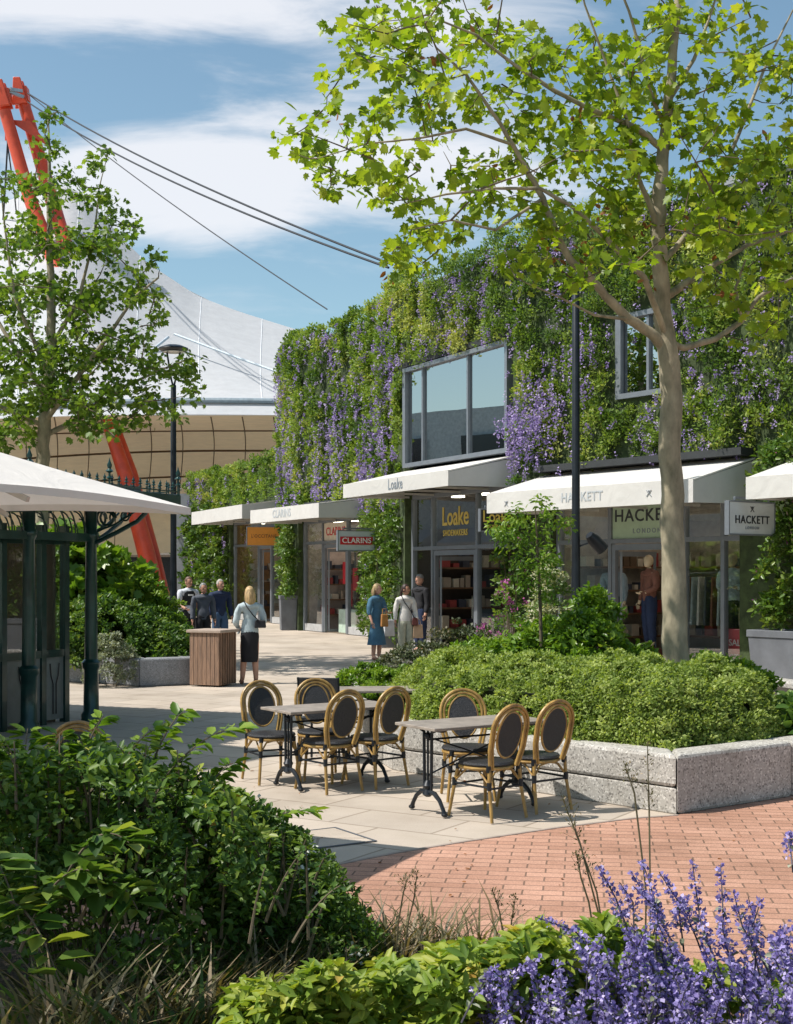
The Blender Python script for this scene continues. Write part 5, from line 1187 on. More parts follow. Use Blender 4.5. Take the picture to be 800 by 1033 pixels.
tall = [((640, 960), (603, 873)), ((660, 980), (648, 868)), ((700, 990), (600+37, 880)), ((735, 1010), (698, 866)), ((740, 1005), (727, 872)), ((760, 1000), (755, 905)), ((770, 1000), (768, 908)), ((715, 980), (665, 880)), ((800, 1000), (790, 935)), ((600, 970), (540, 925)), ((640, 950), (625, 890)), ((630, 960), (622, 910)), ((655, 960), (640, 895)), ((780, 990), (740, 900)), ((730, 990), (705, 920)), ((690, 960), (690, 905)), ((620, 1000), (565, 945)), ((800, 880), (798, 838)), ((810, 1000), (800, 930)), ((755, 1000), (728, 930)), ((700, 1000), (665, 935)), ((540, 990), (515, 950))]
catm('tall leaning catmint spikes standing out against the brick paving', [(P(a, b, 4.5+random.uniform(-.15, .15))-Vector((0, 0, .0)), P(c, d, 4.5+random.uniform(-.2, .2))) for (a, b), (c, d) in tall], 3)
# ---------------------------------------------------------------- cafe furniture
def bistro_chair():
    t = empty('bistro_chair', (0, 0, 0), 0); by = lambda z: .195+(z-.42)*.22
    m_ = MB(); m_.lathe((0, -.0, .405), [(.17, 0), (.212, .004), (.222, .018), (.212, .033), (.12, .04)], 28, sy=.98); m_.build('seat', weave, t, smooth=True)
    m_ = MB(); m_.tube([(.208*cos(a), .205*sin(a), .395) for a in [2*pi*i/28 for i in range(28)]], .014, 8, closed=True); m_.build('seat_frame', rattan, t, smooth=True)
    for s in (-1, 1):
        m_ = MB(); m_.tube([(s*.155, -.150, .41), (s*.172, -.178, .25), (s*.20, -.215, 0)], [.0145, .014, .013], 9); m_.build('leg', rattan, t, smooth=True)
        m_ = MB(); m_.tube([(s*.165, by(.42), .42), (s*.172, .205, .25), (s*.19, .25, 0)], [.0145, .014, .013], 9); m_.build('leg', rattan, t, smooth=True)
    def arch(hw, top, r, z0, bulge):
        pts = [(-(hw-.03)-.0*0, by(z0), z0)]
        cz = top-hw*1.02
        pts.append((-hw-bulge*.6, by((z0+cz)/2), (z0+cz)/2))
        for i in range(17):
            a = pi-pi*i/16; z = cz+hw*1.02*sin(a); pts.append(((hw+bulge)*cos(a), by(z), z))
        pts.append((hw+bulge*.6, by((z0+cz)/2), (z0+cz)/2)); pts.append((hw-.03, by(z0), z0)); return pts
    m_ = MB(); m_.tube(arch(.182, .885, 0, .40, .012), .0145, 9); m_.tube(arch(.153, .857, 0, .40, .012), .0125, 9); m_.build('back_hoop', rattan, t, smooth=True)
    m_ = MB(); m_.tube([(.128*cos(a), by(.655+.178*sin(a)), .655+.178*sin(a)) for a in [2*pi*i/32 for i in range(32)]], .0095, 8, closed=True); m_.build('back_ring', rattan, t, smooth=True)
    m_ = MB(); n = 32; A = [m_.bm.verts.new((.122*cos(2*pi*i/n), by(.655+.172*sin(2*pi*i/n))-.006, .655+.172*sin(2*pi*i/n))) for i in range(n)]; B_ = [m_.bm.verts.new((v.co.x, v.co.y+.012, v.co.z)) for v in A]
    m_.bm.faces.new(A); m_.bm.faces.new(B_[::-1])
    for i in range(n): m_.bm.faces.new((A[i], B_[i], B_[(i+1) % n], A[(i+1) % n]))
    m_.build('back_panel', weave, t)
    m_ = MB()
    for s in (-1, 1):
        m_.tube([(s*.172, -.178, .26), (s*.172, .205, .26)], .009, 7)
        for z, y0, y1 in ((.27, -.178, .203),):
            m_.lathe((s*.172, y0, z-.03), [(.019, 0), (.019, .06)], 8); m_.lathe((s*.172, y1, z-.03), [(.019, 0), (.019, .06)], 8)
        m_.lathe((s*.157, -.152, .37), [(.02, 0), (.02, .045)], 8); m_.lathe((s*.166, by(.40), .375), [(.021, 0), (.021, .05)], 8)
    for y in (-.178, .205): m_.tube([(-.172, y, .25), (.172, y, .25)], .009, 7)
    m_.build('stretcher', black_metal, t, smooth=True)
    m_ = MB()
    for s in (-1, 1):
        m_.tube([(s*.17, -.17, .28), (s*.11, -.16, .37), (0, -.15, .39), (-s*.0, -.15, .39)], .008, 6); m_.tube([(s*.172, .2, .28), (s*.10, .19, .37), (0, .19, .39)], .008, 6)
        m_.tube([(s*.172, -.17, .28), (s*.165, -.05, .38), (s*.165, .08, .38), (s*.172, .2, .28)], .008, 6)
    m_.build('cane_brace', rattan, t, smooth=True); return t
def dark_chair():
    t = empty('dark_chair', (0, 0, 0), 0)
    m_ = MB(); m_.box((0, 0, .43), (.42, .42, .04)); m_.build('seat', weave, t, bevel=.01)
    m_ = MB(); m_.hexa([(-.2, .2, .5), (.2, .2, .5), (.2, .225, .5), (-.2, .225, .5), (-.2, .27, .86), (.2, .27, .86), (.2, .295, .86), (-.2, .295, .86)]); m_.build('backrest', weave, t, bevel=.008)
    for x, y in ((-1, -1), (1, -1), (-1, 1), (1, 1)):
        m_ = MB(); m_.tube([(x*.19, y*.19, .42), (x*.2, y*.22, 0)], .013, 8)
        if y > 0: m_.tube([(x*.2, .2, .41), (x*.205, .285, .86)], .012, 8)
        m_.build('leg', black_metal, t, smooth=True)
    return t
def cafe_table(L_=1.15, W_=.56, H_=.70):
    t = empty('cafe_table', (0, 0, 0), 0)
    m_ = MB(); m_.box((0, 0, H_-.012), (L_, W_, .024)); m_.build('tabletop', tabletop, t, bevel=.004, seg=1)
    for s in (-1, 1):
        m_ = MB(); x = s*(L_/2-.13)
        for y in (-.045, .045): m_.tube([(x, y, .16), (x, y*1.2, H_-.06)], .013, 8)
        m_.tube([(x, 0, .17), (x, 0, H_-.05)], .009, 8)
        m_.ball((x, 0, H_-.09), .03, 10); m_.lathe((x, 0, .13), [(.02, 0), (.045, .02), (.03, .06), (.045, .09), (.02, .13)], 12)
        m_.box((x, 0, H_-.035), (.05, W_*.75, .02))
        for q in (-1, 1):
            m_.tube([(x, q*.055, H_-.06), (x, q*.10, H_-.045)], .012, 6)
            m_.tube([(x, q*.02, .17), (x, q*.09, .165), (x, q*.16, .12), (x, q*.205, .06), (x, q*.225, .02)], [.022, .02, .017, .016, .02], 8); m_.ball((x, q*.228, .018), (.026, .03, .018), 8)
        m_.build('pedestal', black_metal, t, smooth=True)
    m_ = MB()
    x = L_/2-.13
    for s in (-1, 1): m_.tube([(-s*x, 0, .30), (s*x, 0, H_-.10)], .007, 6)
    m_.tube([(-x, 0, H_-.12), (x, 0, H_-.12)], .009, 6); m_.build('cross_brace', black_metal, t, smooth=True); return t
def put(t, x, y, f, label, cat, group):
    t.location = (x, y, 0.006); t.rotation_euler = (0, 0, math.atan2(f[0], -f[1])); t['label'] = label; t['category'] = cat; t['group'] = group; return t
proto = bistro_chair(); first = True
chairs = [
 ((-1.14, 12.2), (.45, -.9), 'cane bistro chair at the left end of the left table, oval back facing the pavement'),
 ((-.70, 12.42), (.25, -.97), 'cane bistro chair on the far side of the left table, behind its tabletop'),
 ((-.60, 11.72), (-.62, .78), 'cane bistro chair with its back to the camera, nearest chair of the left table'),
 ((-.20, 12.0), (-.66, .75), 'cane bistro chair at the right end of the left table, close to the granite wall'),
 ((.60, 11.28), (.1, -1), 'cane bistro chair between the right table and the hedge, facing the camera'),
 ((.70, 10.43), (-.66, .75), 'cane bistro chair with its back to the camera, nearest of the right table'),
 ((1.10, 10.80), (-.6, .8), 'rightmost cane bistro chair, tucked against the granite planter'),
 ((-2.18, 8.75), (-.1, -1), 'cane bistro chair half hidden by leaves in front of the kiosk'),
]
for (x, y), f, lb in chairs:
    c = proto if first else copy_tree(proto); first = False
    put(c, x, y, f, lb, 'chair', 'cane bistro chairs on the square')
dk = dark_chair(); put(dk, -.72, 13.5, (.2, 1), 'black square backed chair at the far table', 'chair', 'black chairs')
tb1 = cafe_table(); put(tb1, -.58, 12.02, (.55, -.84), 'rectangular cafe table with cast iron feet, left of the three', 'table', 'cafe tables on the square')
tb2 = copy_tree(tb1); put(tb2, .62, 10.80, (.55, -.84), 'rectangular cafe table with cast iron feet, nearest the camera', 'table', 'cafe tables on the square')
tb3 = copy_tree(tb1); put(tb3, -.20, 13.85, (.12, -.99), 'farthest cafe table, behind the left group of chairs', 'table', 'cafe tables on the square')

# ---------------------------------------------------------------- people
def skinned(name, V, E_, Rr, m, parent, sub=2, extra=None, flat=None):
    me = bpy.data.meshes.new(name); me.from_pydata([tuple(v) for v in V], E_, []); o = bpy.data.objects.new(name, me); C.objects.link(o)
    md = o.modifiers.new('s', 'SKIN'); md.use_smooth_shade = True; md.branch_smoothing = .6
    for i, sv in enumerate(me.skin_vertices[0].data):
        r = Rr[i]; sv.radius = (r, r) if not isinstance(r, tuple) else r; sv.use_root = (i == 0)
    s = o.modifiers.new('u', 'SUBSURF'); s.levels = sub; s.render_levels = sub
    bpy.context.view_layer.update(); dg = bpy.context.evaluated_depsgraph_get(); nm = bpy.data.meshes.new_from_object(o.evaluated_get(dg)); bpy.data.objects.remove(o)
    b = MB(); b.bm.from_mesh(nm)
    if flat:  # flatten the trunk front to back
        cy, k, zz = flat
        for v in b.bm.verts:
            if v.co.z > zz and abs(v.co.x) < .2: v.co.y = cy+(v.co.y-cy)*k
    for f in b.bm.faces: f.material_index = 0
    if name != 'body':
        for v in b.bm.verts:
            c_ = v.co; w__ = sin(c_.z*38+c_.x*21)*.5+sin(c_.x*45-c_.z*23+c_.y*30)*.35+sin(c_.z*85+c_.y*60)*.2; v.co = c_+v.normal*w__*.007
    if extra: extra(b)
    return b.build(name, m, parent, smooth=True, recalc=False)
eye_m = mat('eye_dark', (.02, .015, .012), .3); lip_m = mat('lip', (.40, .12, .10), .5)
def figure(label, loc, face, H=1.68, pose=None, skin_m=skin, top=None, bottom=None, shoes=(.05, .03, .03), hair=None, female=False, name='person', cat='person', group=None, head_turn=0, mannequin=False):
    p = dict(lh=(-.02, -.10, .48), le=(-.14, .01, .63), rh=(.02, -.10, .48), re=(.14, .01, .63), lf=(-.055, -.0), rf=(.055, .0)); p['lh'] = (-.155, -.04, .485); p['rh'] = (.155, -.04, .485)
    p.update(pose or {}); t = empty(name, (*loc, .006+(.40 if mannequin else 0)), math.atan2(face[0], -face[1]), label, cat, group)
    sw = .105 if female else .122
    hip = .052; S_ = lambda v: (v[0]*H, v[1]*H, v[2]*H)
    V = [(0, 0, .53), (0, 0, .61), (0, .003, .70), (0, .005, .785), (0, .0, .835), (0, -.012, .872)]
    Rr = [.076, .075, .082, .074, .034, .034] if not female else [.076, .058, .066, .060, .028, .030]
    E_ = [(0, 1), (1, 2), (2, 3), (3, 4), (4, 5)]
    for s, e, h in ((-1, p['le'], p['lh']), (1, p['re'], p['rh'])):
        b = len(V); V += [(s*sw, .005, .80), e, h, tuple(np.array(h)+(np.array(h)-np.array(e))*.16)]; Rr += [.034 if female else .040, .024 if female else .029, .016 if female else .019, .018]; E_ += [(3, b), (b, b+1), (b+1, b+2), (b+2, b+3)]
    for s, f in ((-1, p['lf']), (1, p['rf'])):
        b = len(V); V += [(s*hip, 0, .49), (s*hip*.9+f[0]*.12, f[1]*.45-.008, .28), (f[0], f[1]+.012, .045), (f[0]*1.05, f[1]-.065, .016)]; Rr += [.058, .040, .026, .017]; E_ += [(0, b), (b, b+1), (b+1, b+2), (b+2, b+3)]
    V = [S_(v) for v in V]; Rr = [r*H for r in Rr]
    ht = Matrix.Rotation(R(head_turn), 3, 'Z'); hc = Vector((0, -.012, .928))*H
    def head(b):
        def hp(x, y, z): return hc+ht @ (Vector((x, y, z))*H)
        b.mi = 0; b.ball(hp(0, 0, .005), (.045*H, .056*H, .066*H), 16, ht); b.ball(hp(0, -.012, -.03), (.034*H, .042*H, .036*H), 12, ht)
        if not mannequin:
            b.ball(hp(0, -.058, -.008), (.007*H, .012*H, .014*H), 8, ht)
            for s in (-1, 1): b.ball(hp(s*.046, .003, -.004), (.006*H, .013*H, .019*H), 8, ht)
            b.mi = 1
            for s in (-1, 1): b.ball(hp(s*.018, -.050, .006), (.006*H, .004*H, .0035*H), 8, ht)
            b.mi = 2; b.ball(hp(0, -.052, -.034), (.013*H, .005*H, .0035*H), 8, ht); b.mi = 0
        # hands: palm and five bent fingers
        for e, h, s in ((p['le'], p['lh'], -1), (p['re'], p['rh'], 1)):
            h = Vector(h)*H; dr = (h-Vector(e)*H).normalized(); sd = dr.cross(Vector((0, -1, 0))).normalized(); fw = Vector((0, -1, 0)); fw = (fw-dr*fw.dot(dr)).normalized(); pc = h+dr*.022*H
            inn = (sd if sd.x*s < 0 else -sd)
            for k, ln in enumerate((.036, .042, .045, .040, .032)):
                if k == 0: a = h+dr*.014*H+fw*.014*H; b.tube([a, a+(dr*.6+fw*.8)*.016*H, a+(dr+fw*.5)*.030*H], [.0062*H, .0055*H, .004*H], 6)
                else:
                    o_ = fw*(.018-.0095*k+.004)*H; a = pc+o_+dr*.012*H; b.tube([a, a+dr*ln*.5*H, a+dr*ln*.85*H+inn*.010*H, a+dr*ln*H+inn*.018*H], [.0052*H, .005*H, .0045*H, .0035*H], 6)
    skinned('body', V, E_, Rr, [skin_m, eye_m, lip_m], t, 2, head, (0, .72, .5*H))
    def cloth(nm, ids, add, m, links, flat=None, ex=None, ends=None):
        VV = [V[i] for i in ids]; VV = [tuple(v) for v in VV]
        if ends:
            for k, (frm, f) in ends.items(): VV[k] = tuple(Vector(VV[frm]).lerp(Vector(VV[k]), f))
        RR = [Rr[i]+add+(.009*H if i in (3, 6, 10) and kinds and nm == kinds else 0) for i in ids]; return skinned(nm, VV, links, RR, m, t, 2, ex, flat)
    kinds, m_top, sl = top
    if kinds:
        ids = [0, 1, 2, 3, 4, 6, 7, 8, 10, 11, 12]; lk_ = [(0, 1), (1, 2), (2, 3), (3, 4), (3, 5), (5, 6), (6, 7), (3, 8), (8, 9), (9, 10)]
        def loose(b):
            for v in b.bm.verts:
                if v.co.z < .62*H and abs(v.co.x) < .11*H: v.co.x *= 1.10; v.co.y *= 1.16; v.co.z -= (.62*H-v.co.z)*.75
            b.lathe((0, 0, 0), [(.066*H, .66*H), (.077*H, .60*H), (.082*H, .55*H), (.083*H, (.505 if kinds != 'dress_top' else .56)*H)], 20, sx=1.12, sy=.78); b.ball((0, .004*H, .800*H), (sw*1.12*H, .062*H, .048*H), 16); b.lathe((0, 0, 0), [(.062*H, .81*H), (.044*H, .835*H), (.040*H, .853*H), (.034*H, .853*H)], 16)
        hem_ = .50 if kinds != 'blouse' else .51
        ends = {4: (3, .95), 7: (6, sl), 10: (9, sl)}
        if sl < .05:  # short sleeves
            ids = [0, 1, 2, 3, 4, 6, 7, 10, 11]; lk_ = [(0, 1), (1, 2), (2, 3), (3, 4), (3, 5), (5, 6), (3, 7), (7, 8)]; ends = {4: (3, .95), 6: (5, .85), 8: (7, .85)}
        cloth(kinds, ids, .011*H, m_top, lk_, (0, .76, .5*H), loose, ends)
    k2, m_b = bottom
    if k2 == 'trousers':
        cloth('trousers', [0, 1, 14, 15, 16, 18, 19, 20], .016*H, m_b, [(0, 1), (0, 2), (2, 3), (3, 4), (0, 5), (5, 6), (6, 7)], (0, .85, .5*H), None, {1: (0, 1.25), 4: (3, .96), 7: (6, .96)})
    elif k2 in ('skirt', 'dress'):
        b = MB(); n = 28; rings = []; z0, z1, wd = (.60, .225, .085) if k2 == 'skirt' else (.62, .20, .135)
        for i in range(11):
            f = i/10; z = z0+(z1-z0)*f; r = (.066 if k2 == 'skirt' else .062)*(1-f)+wd*f
            if k2 == 'skirt': r = .068+.022*sin(min(1, f*2.2)*pi/2)-.012*max(0, f-.5)
            ring = []
            for j in range(n):
                a = 2*pi*j/n; q = r*(1+.05*f*sin(a*7+1)*(1 if k2 == 'dress' else .25)); ring.append(b.bm.verts.new((q*cos(a)*H*(1.12 if f < .4 else 1.05), q*sin(a)*H*.8, z*H)))
            rings.append(ring)
        for A_, B_ in zip(rings, rings[1:]):
            for j in range(n): b.bm.faces.new((A_[j], A_[(j+1) % n], B_[(j+1) % n], B_[j]))
        b.bm.faces.new(rings[0][::-1]); b.build(k2, m_b, t, smooth=True)
    sm_ = mat('shoe_%d' % int(shoes[0]*1000), shoes, .5)
    for f in (p['lf'], p['rf']):
        b = MB(); b.ball((f[0]*H*1.03, (f[1]-.026)*H, .018*H), (.026*H, .066*H, .019*H), 10); b.build('shoe', sm_, t, smooth=True)
    if mannequin: b = MB(); b.box((0, 0, -.2), (.5, .5, .39)); b.build('plinth', mat('plinth_wood', (.12, .045, .03), .4), t, bevel=.01)
    if hair:
        col, kind = hair; hm = mat('hair_%d' % int(sum(col)*1000), col, .55, var=.3, scale=40, stretch=(1, 1, .2)); b = MB()
        def hp(x, y, z): return hc+ht @ (Vector((x, y, z))*H)
        g_ = bmesh.ops.create_uvsphere(b.bm, u_segments=20, v_segments=14, radius=1)
        for v in g_['verts']:
            c = v.co.copy(); low = -.15 if kind == 'short' else -.75
            x, y, z = c
            k = 1.0
            if y < -.35 and z < .45: k = .80     # keep the face free
            if z < low: k = .8
            if kind == 'bald' and z < .1: k = .7
            v.co = hp(x*.051*k, .004+y*.060*k, .012+z*.068*(k if z < 0 else 1))
        if kind in ('long', 'bob', 'tail'):
            ln = {'long': .125, 'bob': .075, 'tail': .13}[kind]; rr = random.Random(int(col[0]*999))
            for k in range(30 if kind != 'tail' else 8):
                a = R(20+140*k/29) if kind != 'tail' else R(80+20*rr.random()); x = .046*cos(a); y = .014+.048*sin(a); l2 = ln*rr.uniform(.8, 1.1)
                b.tube([hp(x*.8, y*.8, .03), hp(x, y, -.01), hp(x*1.05, y*1.12, -.01-l2*.5), hp(x*.75+rr.gauss(0, .004), y*1.1, -.01-l2)], [.010*H, .014*H, .013*H, .004*H], 6)
        b.build('hair', hm, t, smooth=True, recalc=True)
    return t
def cloth_m(nm, col, rough=.85, **k): return mat(nm, col, rough, var=.12, scale=10, bump=.25, bscale=120, **k)
navy = cloth_m('navy_cloth', (.012, .025, .07)); jeans = cloth_m('blue_denim', (.05, .10, .19)); dgrey = cloth_m('slate_cloth', (.085, .095, .12)); black_c = cloth_m('black_cloth', (.012, .012, .016))
pale_denim = cloth_m('pale_denim', (.42, .50, .53)); white_c = cloth_m('white_knit', (.68, .65, .61)); cream_c = cloth_m('sage_linen', (.44, .44, .34)); blue_dress = cloth_m('denim_blue_dress', (.06, .155, .24))
def at(u, v): Y = 2565/(v-578); return G(u, Y)
figure('blonde woman seen from behind in a pale denim jacket and long black skirt', at(252, 690), (-.25, .97), 1.66, dict(lh=(-.10, -.10, .60), le=(-.15, .02, .64), rh=(.09, -.09, .56), re=(.15, .01, .63), lf=(-.06, .02), rf=(.075, -.03)), skin, ('jacket', pale_denim, .9), ('skirt', black_c), (.30, .14, .09), ((.50, .34, .16), 'long'), True)
figure('blonde woman in a long denim blue dress, turned to her companion', at(380, 666), (.75, -.66), 1.66, dict(lh=(-.155, -.06, .49), rh=(.07, -.15, .62), re=(.14, -.03, .63)), skin, ('dress_top', blue_dress, .35), ('dress', blue_dress), (.28, .12, .07), ((.52, .36, .18), 'bob'), True, head_turn=25)
figure('dark haired woman in white blouse and pale wide trousers beside the woman in blue', at(409, 664), (.25, -.95), 1.64, dict(lh=(-.15, -.03, .49), rh=(.15, -.06, .50)), skin_tan, ('blouse', white_c, .85), ('trousers', cream_c), (.25, .2, .15), ((.035, .014, .010), 'tail'), True, head_turn=50)
figure('man in dark navy pullover and jeans, rightmost of the three men', G(222, 31.5), (.45, -.9), 1.74, dict(lh=(-.15, -.03, .49), lf=(-.07, .03), rf=(.06, -.05)), skin, ('pullover', navy, .92), ('trousers', jeans), (.04, .04, .05), ((.42, .38, .34), 'short'), False, head_turn=20)
figure('grey haired man in slate jacket, middle of the three men', G(205, 30.5), (.3, -.95), 1.66, None, skin_tan, ('jacket', dgrey, .92), ('trousers', black_c), (.04, .04, .05), ((.25, .25, .25), 'short'), False, head_turn=15)
m3 = figure('man in black vest with pale sleeves, leftmost of the three men beside the lamp post', G(190, 32.5), (.6, -.8), 1.80, dict(lh=(-.11, -.12, .58)), skin_tan, ('shirt', cloth_m('pale_sleeve', (.6, .62, .68)), .0), ('trousers', black_c), (.03, .03, .03), ((.12, .06, .04), 'short'), False, head_turn=10)
b = MB(); b.lathe((0, 0, 1.02), [(.155, 0), (.165, .08), (.155, .2), (.175, .36), (.16, .43), (.07, .47)], 20, sx=1.05, sy=.72); b.build('vest', black_c, m3, smooth=True)
b = MB(); b.box((0, -.128, 1.36), (.13, .012, .035)); b.build('badge', letter_white, m3)
figure('balding man in dark clothes, added figure for a reflection in the glass by the doorway', tuple(SG[3](SG[3].at(424, .45), .45, 0).xy), (-.8, -.6), 1.86, None, skin, ('pullover', black_c, .92), ('trousers', navy), (.03, .03, .03), ((.3, .25, .2), 'bald'), False)  # solid figure stands in for a man's reflection in the glass
figure('person in a dark top standing behind the counter inside the kiosk', tuple(K(1.75, 1.95, 0).xy), (.9, -.4), 1.66, dict(lh=(-.10, -.16, .56), rh=(.10, -.16, .56)), skin_tan, ('shirt', black_c, .6), ('trousers', black_c), (.03, .03, .03), ((.10, .05, .03), 'short'), False)
# bags
def bag(label, c, w_, h_, d_, m, strap=None, rz=0, name='handbag'):
    t = empty(name, c, rz, label, 'bag'); b = MB(); b.hexa([(i*w_/2*s, j*d_/2, z) for z, s in ((-h_/2, 1), (h_/2, .85)) for i, j in ((-1, -1), (1, -1), (1, 1), (-1, 1))]); b.build('body', m, t, bevel=.015)
    if strap: b = MB(); b.tube([Vector(q)-Vector(c) for q in strap], .011, 6); o = b.build('strap', black_c, t, smooth=True); o.matrix_parent_inverse = Matrix.Rotation(-rz, 4, 'Z')
    else:
        b = MB(); b.tube([(-w_*.3, 0, h_/2), (-w_*.2, 0, h_/2+.12), (w_*.2, 0, h_/2+.12), (w_*.3, 0, h_/2)], .009, 6); b.build('handle', m, t, smooth=True)
    return t
x, y = at(252, 690); f = .0
bag('small black shoulder bag on the right hip of the blonde woman', (x+.19, y-.10, 1.03), .20, .13, .07, black_c, [(x+.17, y-.13, 1.08), (x+.06, y-.155, 1.2), (x-.03, y-.15, 1.32), (x-.09, y-.06, 1.41), (x-.08, y+.02, 1.41)])
x, y = at(380, 666); bag('tan leather tote held by the woman in the blue dress', (x+.17, y-.17, .87), .16, .27, .09, cloth_m('tan_leather', (.42, .19, .05)), None, .3, 'tote_bag')
x, y = at(409, 664); bag('dark brown shoulder bag at the hip of the woman in white', (x+.21, y-.10, .82), .13, .17, .07, cloth_m('brown_leather', (.10, .025, .02)), [(x+.20, y-.13, .9), (x+.09, y-.17, 1.1), (x-.02, y-.165, 1.25), (x-.085, y-.06, 1.385), (x-.085, y+.03, 1.39)])
bag('brown paper carrier bag at the hand of the woman in white', (x+.27, y+.0, .60), .24, .30, .12, mat('kraft_paper', (.50, .33, .21), .8), None, .2, 'paper_bag')
x, y = at(392, 661); bag('white and grey shopping bag between the two women', (x, y+.25, .62), .28, .38, .12, mat('pale_paper', (.55, .56, .58), .7), None, .5, 'shopping_bag')
# mannequins
mq = mat('mannequin_skin', (.62, .50, .34), .5, var=.03); tweed = cloth_m('brown_tweed', (.20, .085, .06)); blue_t = cloth_m('pale_blue_coat', (.48, .55, .58))
sg = SG[1]
figure('shop mannequin in brown tweed blazer and navy trousers inside the open doorway', tuple(sg(sg.at(636), -.55, 0).xy), (-.95, -.3), 1.86, dict(rh=(.09, -.12, .60), re=(.15, .0, .64)), mq, ('blazer', tweed, .92), ('trousers', navy), (.05, .03, .02), None, False, 'mannequin', 'mannequin', 'mannequins of the shop display', mannequin=True)
figure('shop mannequin in pale blue coat and dark shorts beside the red sale poster', tuple(sg(sg.at(727), -.35, 0).xy), (-.6, -.8), 1.86, dict(rh=(.06, -.13, .66), re=(.14, -.01, .66), lh=(-.05, -.13, .66), le=(-.14, -.01, .66)), mq, ('coat', blue_t, .92), ('skirt', black_c), (.05, .03, .02), None, False, 'mannequin', 'mannequin', 'mannequins of the shop display', mannequin=True)
figure('shop mannequin in grey blue jacket half hidden by the floodlights', tuple(sg(sg.at(598), -.6, 0).xy), (-.6, -.8), 1.80, None, mq, ('jacket', cloth_m('steel_blue_cloth', (.28, .36, .42)), .92), ('trousers', navy), (.05, .03, .02), None, False, 'mannequin', 'mannequin', 'mannequins of the shop display', mannequin=True)
# red sale poster stand and interior pieces of the shop
c = sg(sg.at(739), -.2, .1); t = empty('sale_poster', c, segrz(1), 'red floor poster with white sale lettering in the shop window', 'poster'); b = MB(); b.hexa([(-.26, -.01, .05), (.26, -.01, .05), (.26, .01, .05), (-.26, .01, .05), (-.15, .10, .78), (.24, .10, .78), (.24, .12, .78), (-.15, .12, .78)]); b.build('panel', red_m, t)
for txt, z, s in (('SALE', .52, .17), ('UP TO 50%', .28, .09)):
    o = place_text(txt, s, (0, .02-.0, z), (-1, 0, 0), (0, 0, 1), letter_white, t); o.location = (0, .13*z, 0)
c = sg(sg.at(716), -1.1, 0); t = empty('display_plinth', c, segrz(1), 'dark brown display plinth behind the right shop window', 'plinth'); b = MB(); b.box((0, 0, .5), (.6, .5, 1.0)); b.build('body', mat('plinth_wood', (.12, .045, .03), .4), t, bevel=.01); b = MB(); b.box((0, 0, 1.02), (.66, .56, .04)); b.build('top', mat('plinth_top', (.45, .4, .36), .4), t)
c = sg(sg.at(655), -1.6, 0); t = empty('clothes_rail', c, segrz(1), 'rail of pale shirts inside the open doorway of the clothes shop', 'clothes rail')
b = MB(); b.tube([(-.8, 0, 0), (-.8, 0, 1.9), (.8, 0, 1.9), (.8, 0, 0)], .018, 8); b.build('rail', frame_m, t)
for k in range(9):
    b = MB(); x = -.68+k*.17; b.hexa([(x-.03, -.2, .85), (x+.03, -.2, .85), (x+.03, .2, .85), (x-.03, .2, .85), (x-.02, -.16, 1.82), (x+.02, -.16, 1.82), (x+.02, .16, 1.82), (x-.02, .16, 1.82)]); b.build('shirt', [white_c, pale_denim, tweed, dgrey][k % 4], t, bevel=.01, seg=1)

# ---------------------------------------------------------------- light, sky, camera
EL, SX, SY = 55.0, -.975, -.22
sv = Vector((SX, SY, 0)).normalized()*cos(R(EL)); sv.z = sin(R(EL))
sl = bpy.data.lights.new('sun', 'SUN'); sl.energy = 5.0; sl.angle = R(.53); sl.color = (1, .945, .87); so = bpy.data.objects.new('sun', sl); C.objects.link(so); so.rotation_euler = (-sv).to_track_quat('-Z', 'Y').to_euler(); so.location = sv*60
wd = bpy.data.worlds.new('World'); S.world = wd; wd.use_nodes = True; nt = wd.node_tree; nt.nodes.clear(); L = nt.links.new
out = nt.nodes.new('ShaderNodeOutputWorld'); bg = nt.nodes.new('ShaderNodeBackground'); bg.inputs[1].default_value = .15
sky = nt.nodes.new('ShaderNodeTexSky'); sky.sky_type = 'NISHITA'; sky.sun_disc = False; sky.sun_elevation = R(EL); sky.sun_rotation = math.atan2(SX, SY); sky.air_density = 1.0; sky.dust_density = 1.2; sky.ozone_density = 1.3
tc = nt.nodes.new('ShaderNodeTexCoord'); sp_ = nt.nodes.new('ShaderNodeSeparateXYZ'); L(tc.outputs['Generated'], sp_.inputs[0])
def M_(op, a, b=None, c=None):
    n = nt.nodes.new('ShaderNodeMath'); n.operation = op
    for i, x in enumerate((a, b, c)):
        if x is None: continue
        if isinstance(x, (int, float)): n.inputs[i].default_value = x
        else: L(x, n.inputs[i])
    return n.outputs[0]
az = M_('ARCTAN2', sp_.outputs[0], sp_.outputs[1]); el = M_('ARCSINE', sp_.outputs[2])
cb = nt.nodes.new('ShaderNodeCombineXYZ'); L(M_('MULTIPLY', az, 3.2), cb.inputs[0]); L(M_('MULTIPLY', el, 13.0), cb.inputs[1])
n1 = N(nt, 'ShaderNodeTexNoise', Scale=1.6, Detail=9.0, Roughness=.58, Distortion=.5); L(cb.outputs[0], n1.inputs[0])
def bump_(a, sa, e, se, k, slope=0):
    da = M_('MULTIPLY', M_('SUBTRACT', az, a), 1/sa); ec = M_('ADD', M_('MULTIPLY', M_('SUBTRACT', az, a), slope), e); de = M_('MULTIPLY', M_('SUBTRACT', el, ec), 1/se)
    return M_('MULTIPLY', M_('EXPONENT', M_('MULTIPLY', M_('ADD', M_('POWER', M_('ABSOLUTE', da), 4.0), M_('POWER', M_('ABSOLUTE', de), 2.4)), -1.0)), k)
den = M_('ADD', bump_(-.08, .19, .283, .038, .95, .03), bump_(-.20, .26, .400, .030, .85, .0))
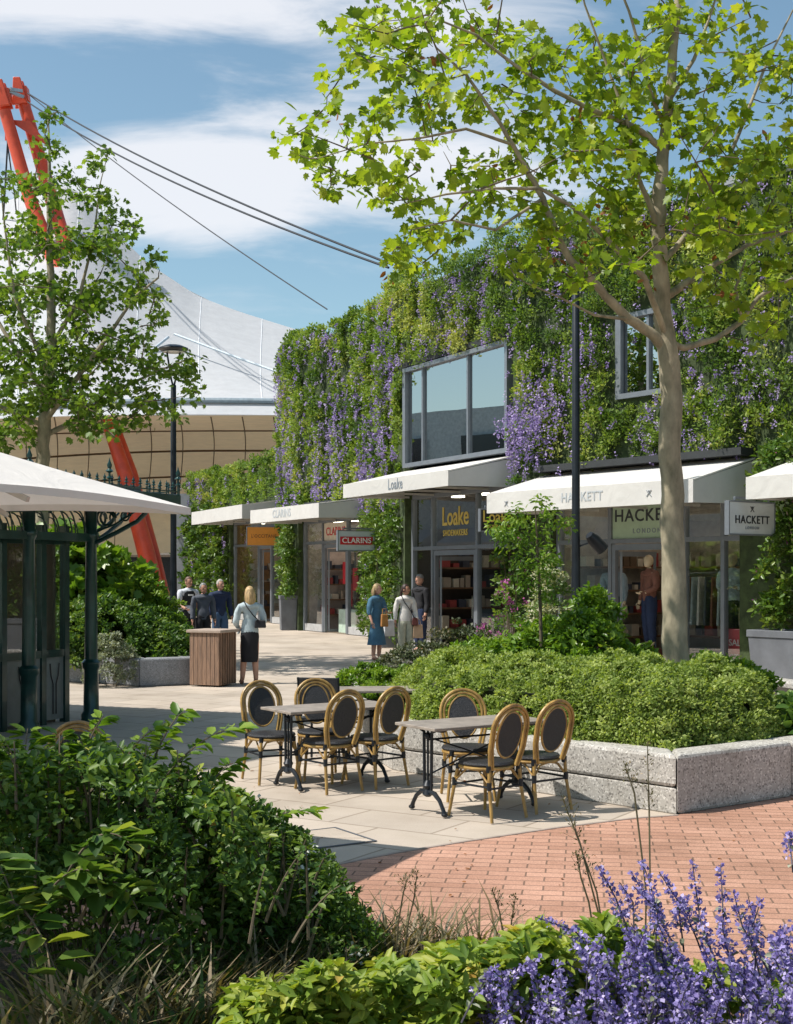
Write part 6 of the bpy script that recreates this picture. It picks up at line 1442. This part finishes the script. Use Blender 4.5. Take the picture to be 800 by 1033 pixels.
den = M_('ADD', den, bump_(-.36, .14, .20, .05, .5)); den = M_('ADD', den, bump_(.03, .10, .345, .018, .18))
den = M_('ADD', den, M_('MULTIPLY', M_('SUBTRACT', n1.outputs['Fac'], .5), 1.9))
mr = nt.nodes.new('ShaderNodeMapRange'); mr.interpolation_type = 'SMOOTHSTEP'; mr.inputs[1].default_value = .05; mr.inputs[2].default_value = .75; L(den, mr.inputs[0])
up_ = nt.nodes.new('ShaderNodeMapRange'); up_.inputs[1].default_value = .02; up_.inputs[2].default_value = .12; L(el, up_.inputs[0])
fac = M_('MULTIPLY', M_('MULTIPLY', mr.outputs[0], .85), up_.outputs[0])
mx = nt.nodes.new('ShaderNodeMix'); mx.data_type = 'RGBA'; L(fac, mx.inputs[0]); tn_ = nt.nodes.new('ShaderNodeMix'); tn_.data_type = 'RGBA'; tn_.blend_type = 'MULTIPLY'; tn_.inputs[0].default_value = 1; tn_.inputs[7].default_value = (.84, .93, .84, 1); L(sky.outputs[0], tn_.inputs[6]); L(tn_.outputs[2], mx.inputs[6]); mx.inputs[7].default_value = (5.3, 5.35, 5.6, 1)
L(mx.outputs[2], bg.inputs[0]); L(bg.outputs[0], out.inputs[0])
cam = bpy.data.cameras.new('camera'); co = bpy.data.objects.new('camera', cam); C.objects.link(co); co.location = (0, 0, CH); co.rotation_euler = (R(90), 0, 0)
cam.sensor_width = 36; cam.sensor_fit = 'VERTICAL'; cam.sensor_height = 36; cam.lens = F*36/1033; cam.shift_y = (CV-516.5)/1033; cam.clip_end = 1500; cam.clip_start = .05
S.camera = co
S.view_settings.view_transform = 'Standard'; S.view_settings.look = 'None'; S.view_settings.gamma = 1; S.view_settings.exposure = .25; S.view_settings.use_curve_mapping = False
S.render.engine = 'CYCLES'; S.cycles.max_bounces = 6; S.cycles.diffuse_bounces = 3; S.cycles.glossy_bounces = 3; S.cycles.transmission_bounces = 4; S.cycles.transparent_max_bounces = 10; S.cycles.use_denoising = True; S.cycles.sample_clamp_indirect = 6
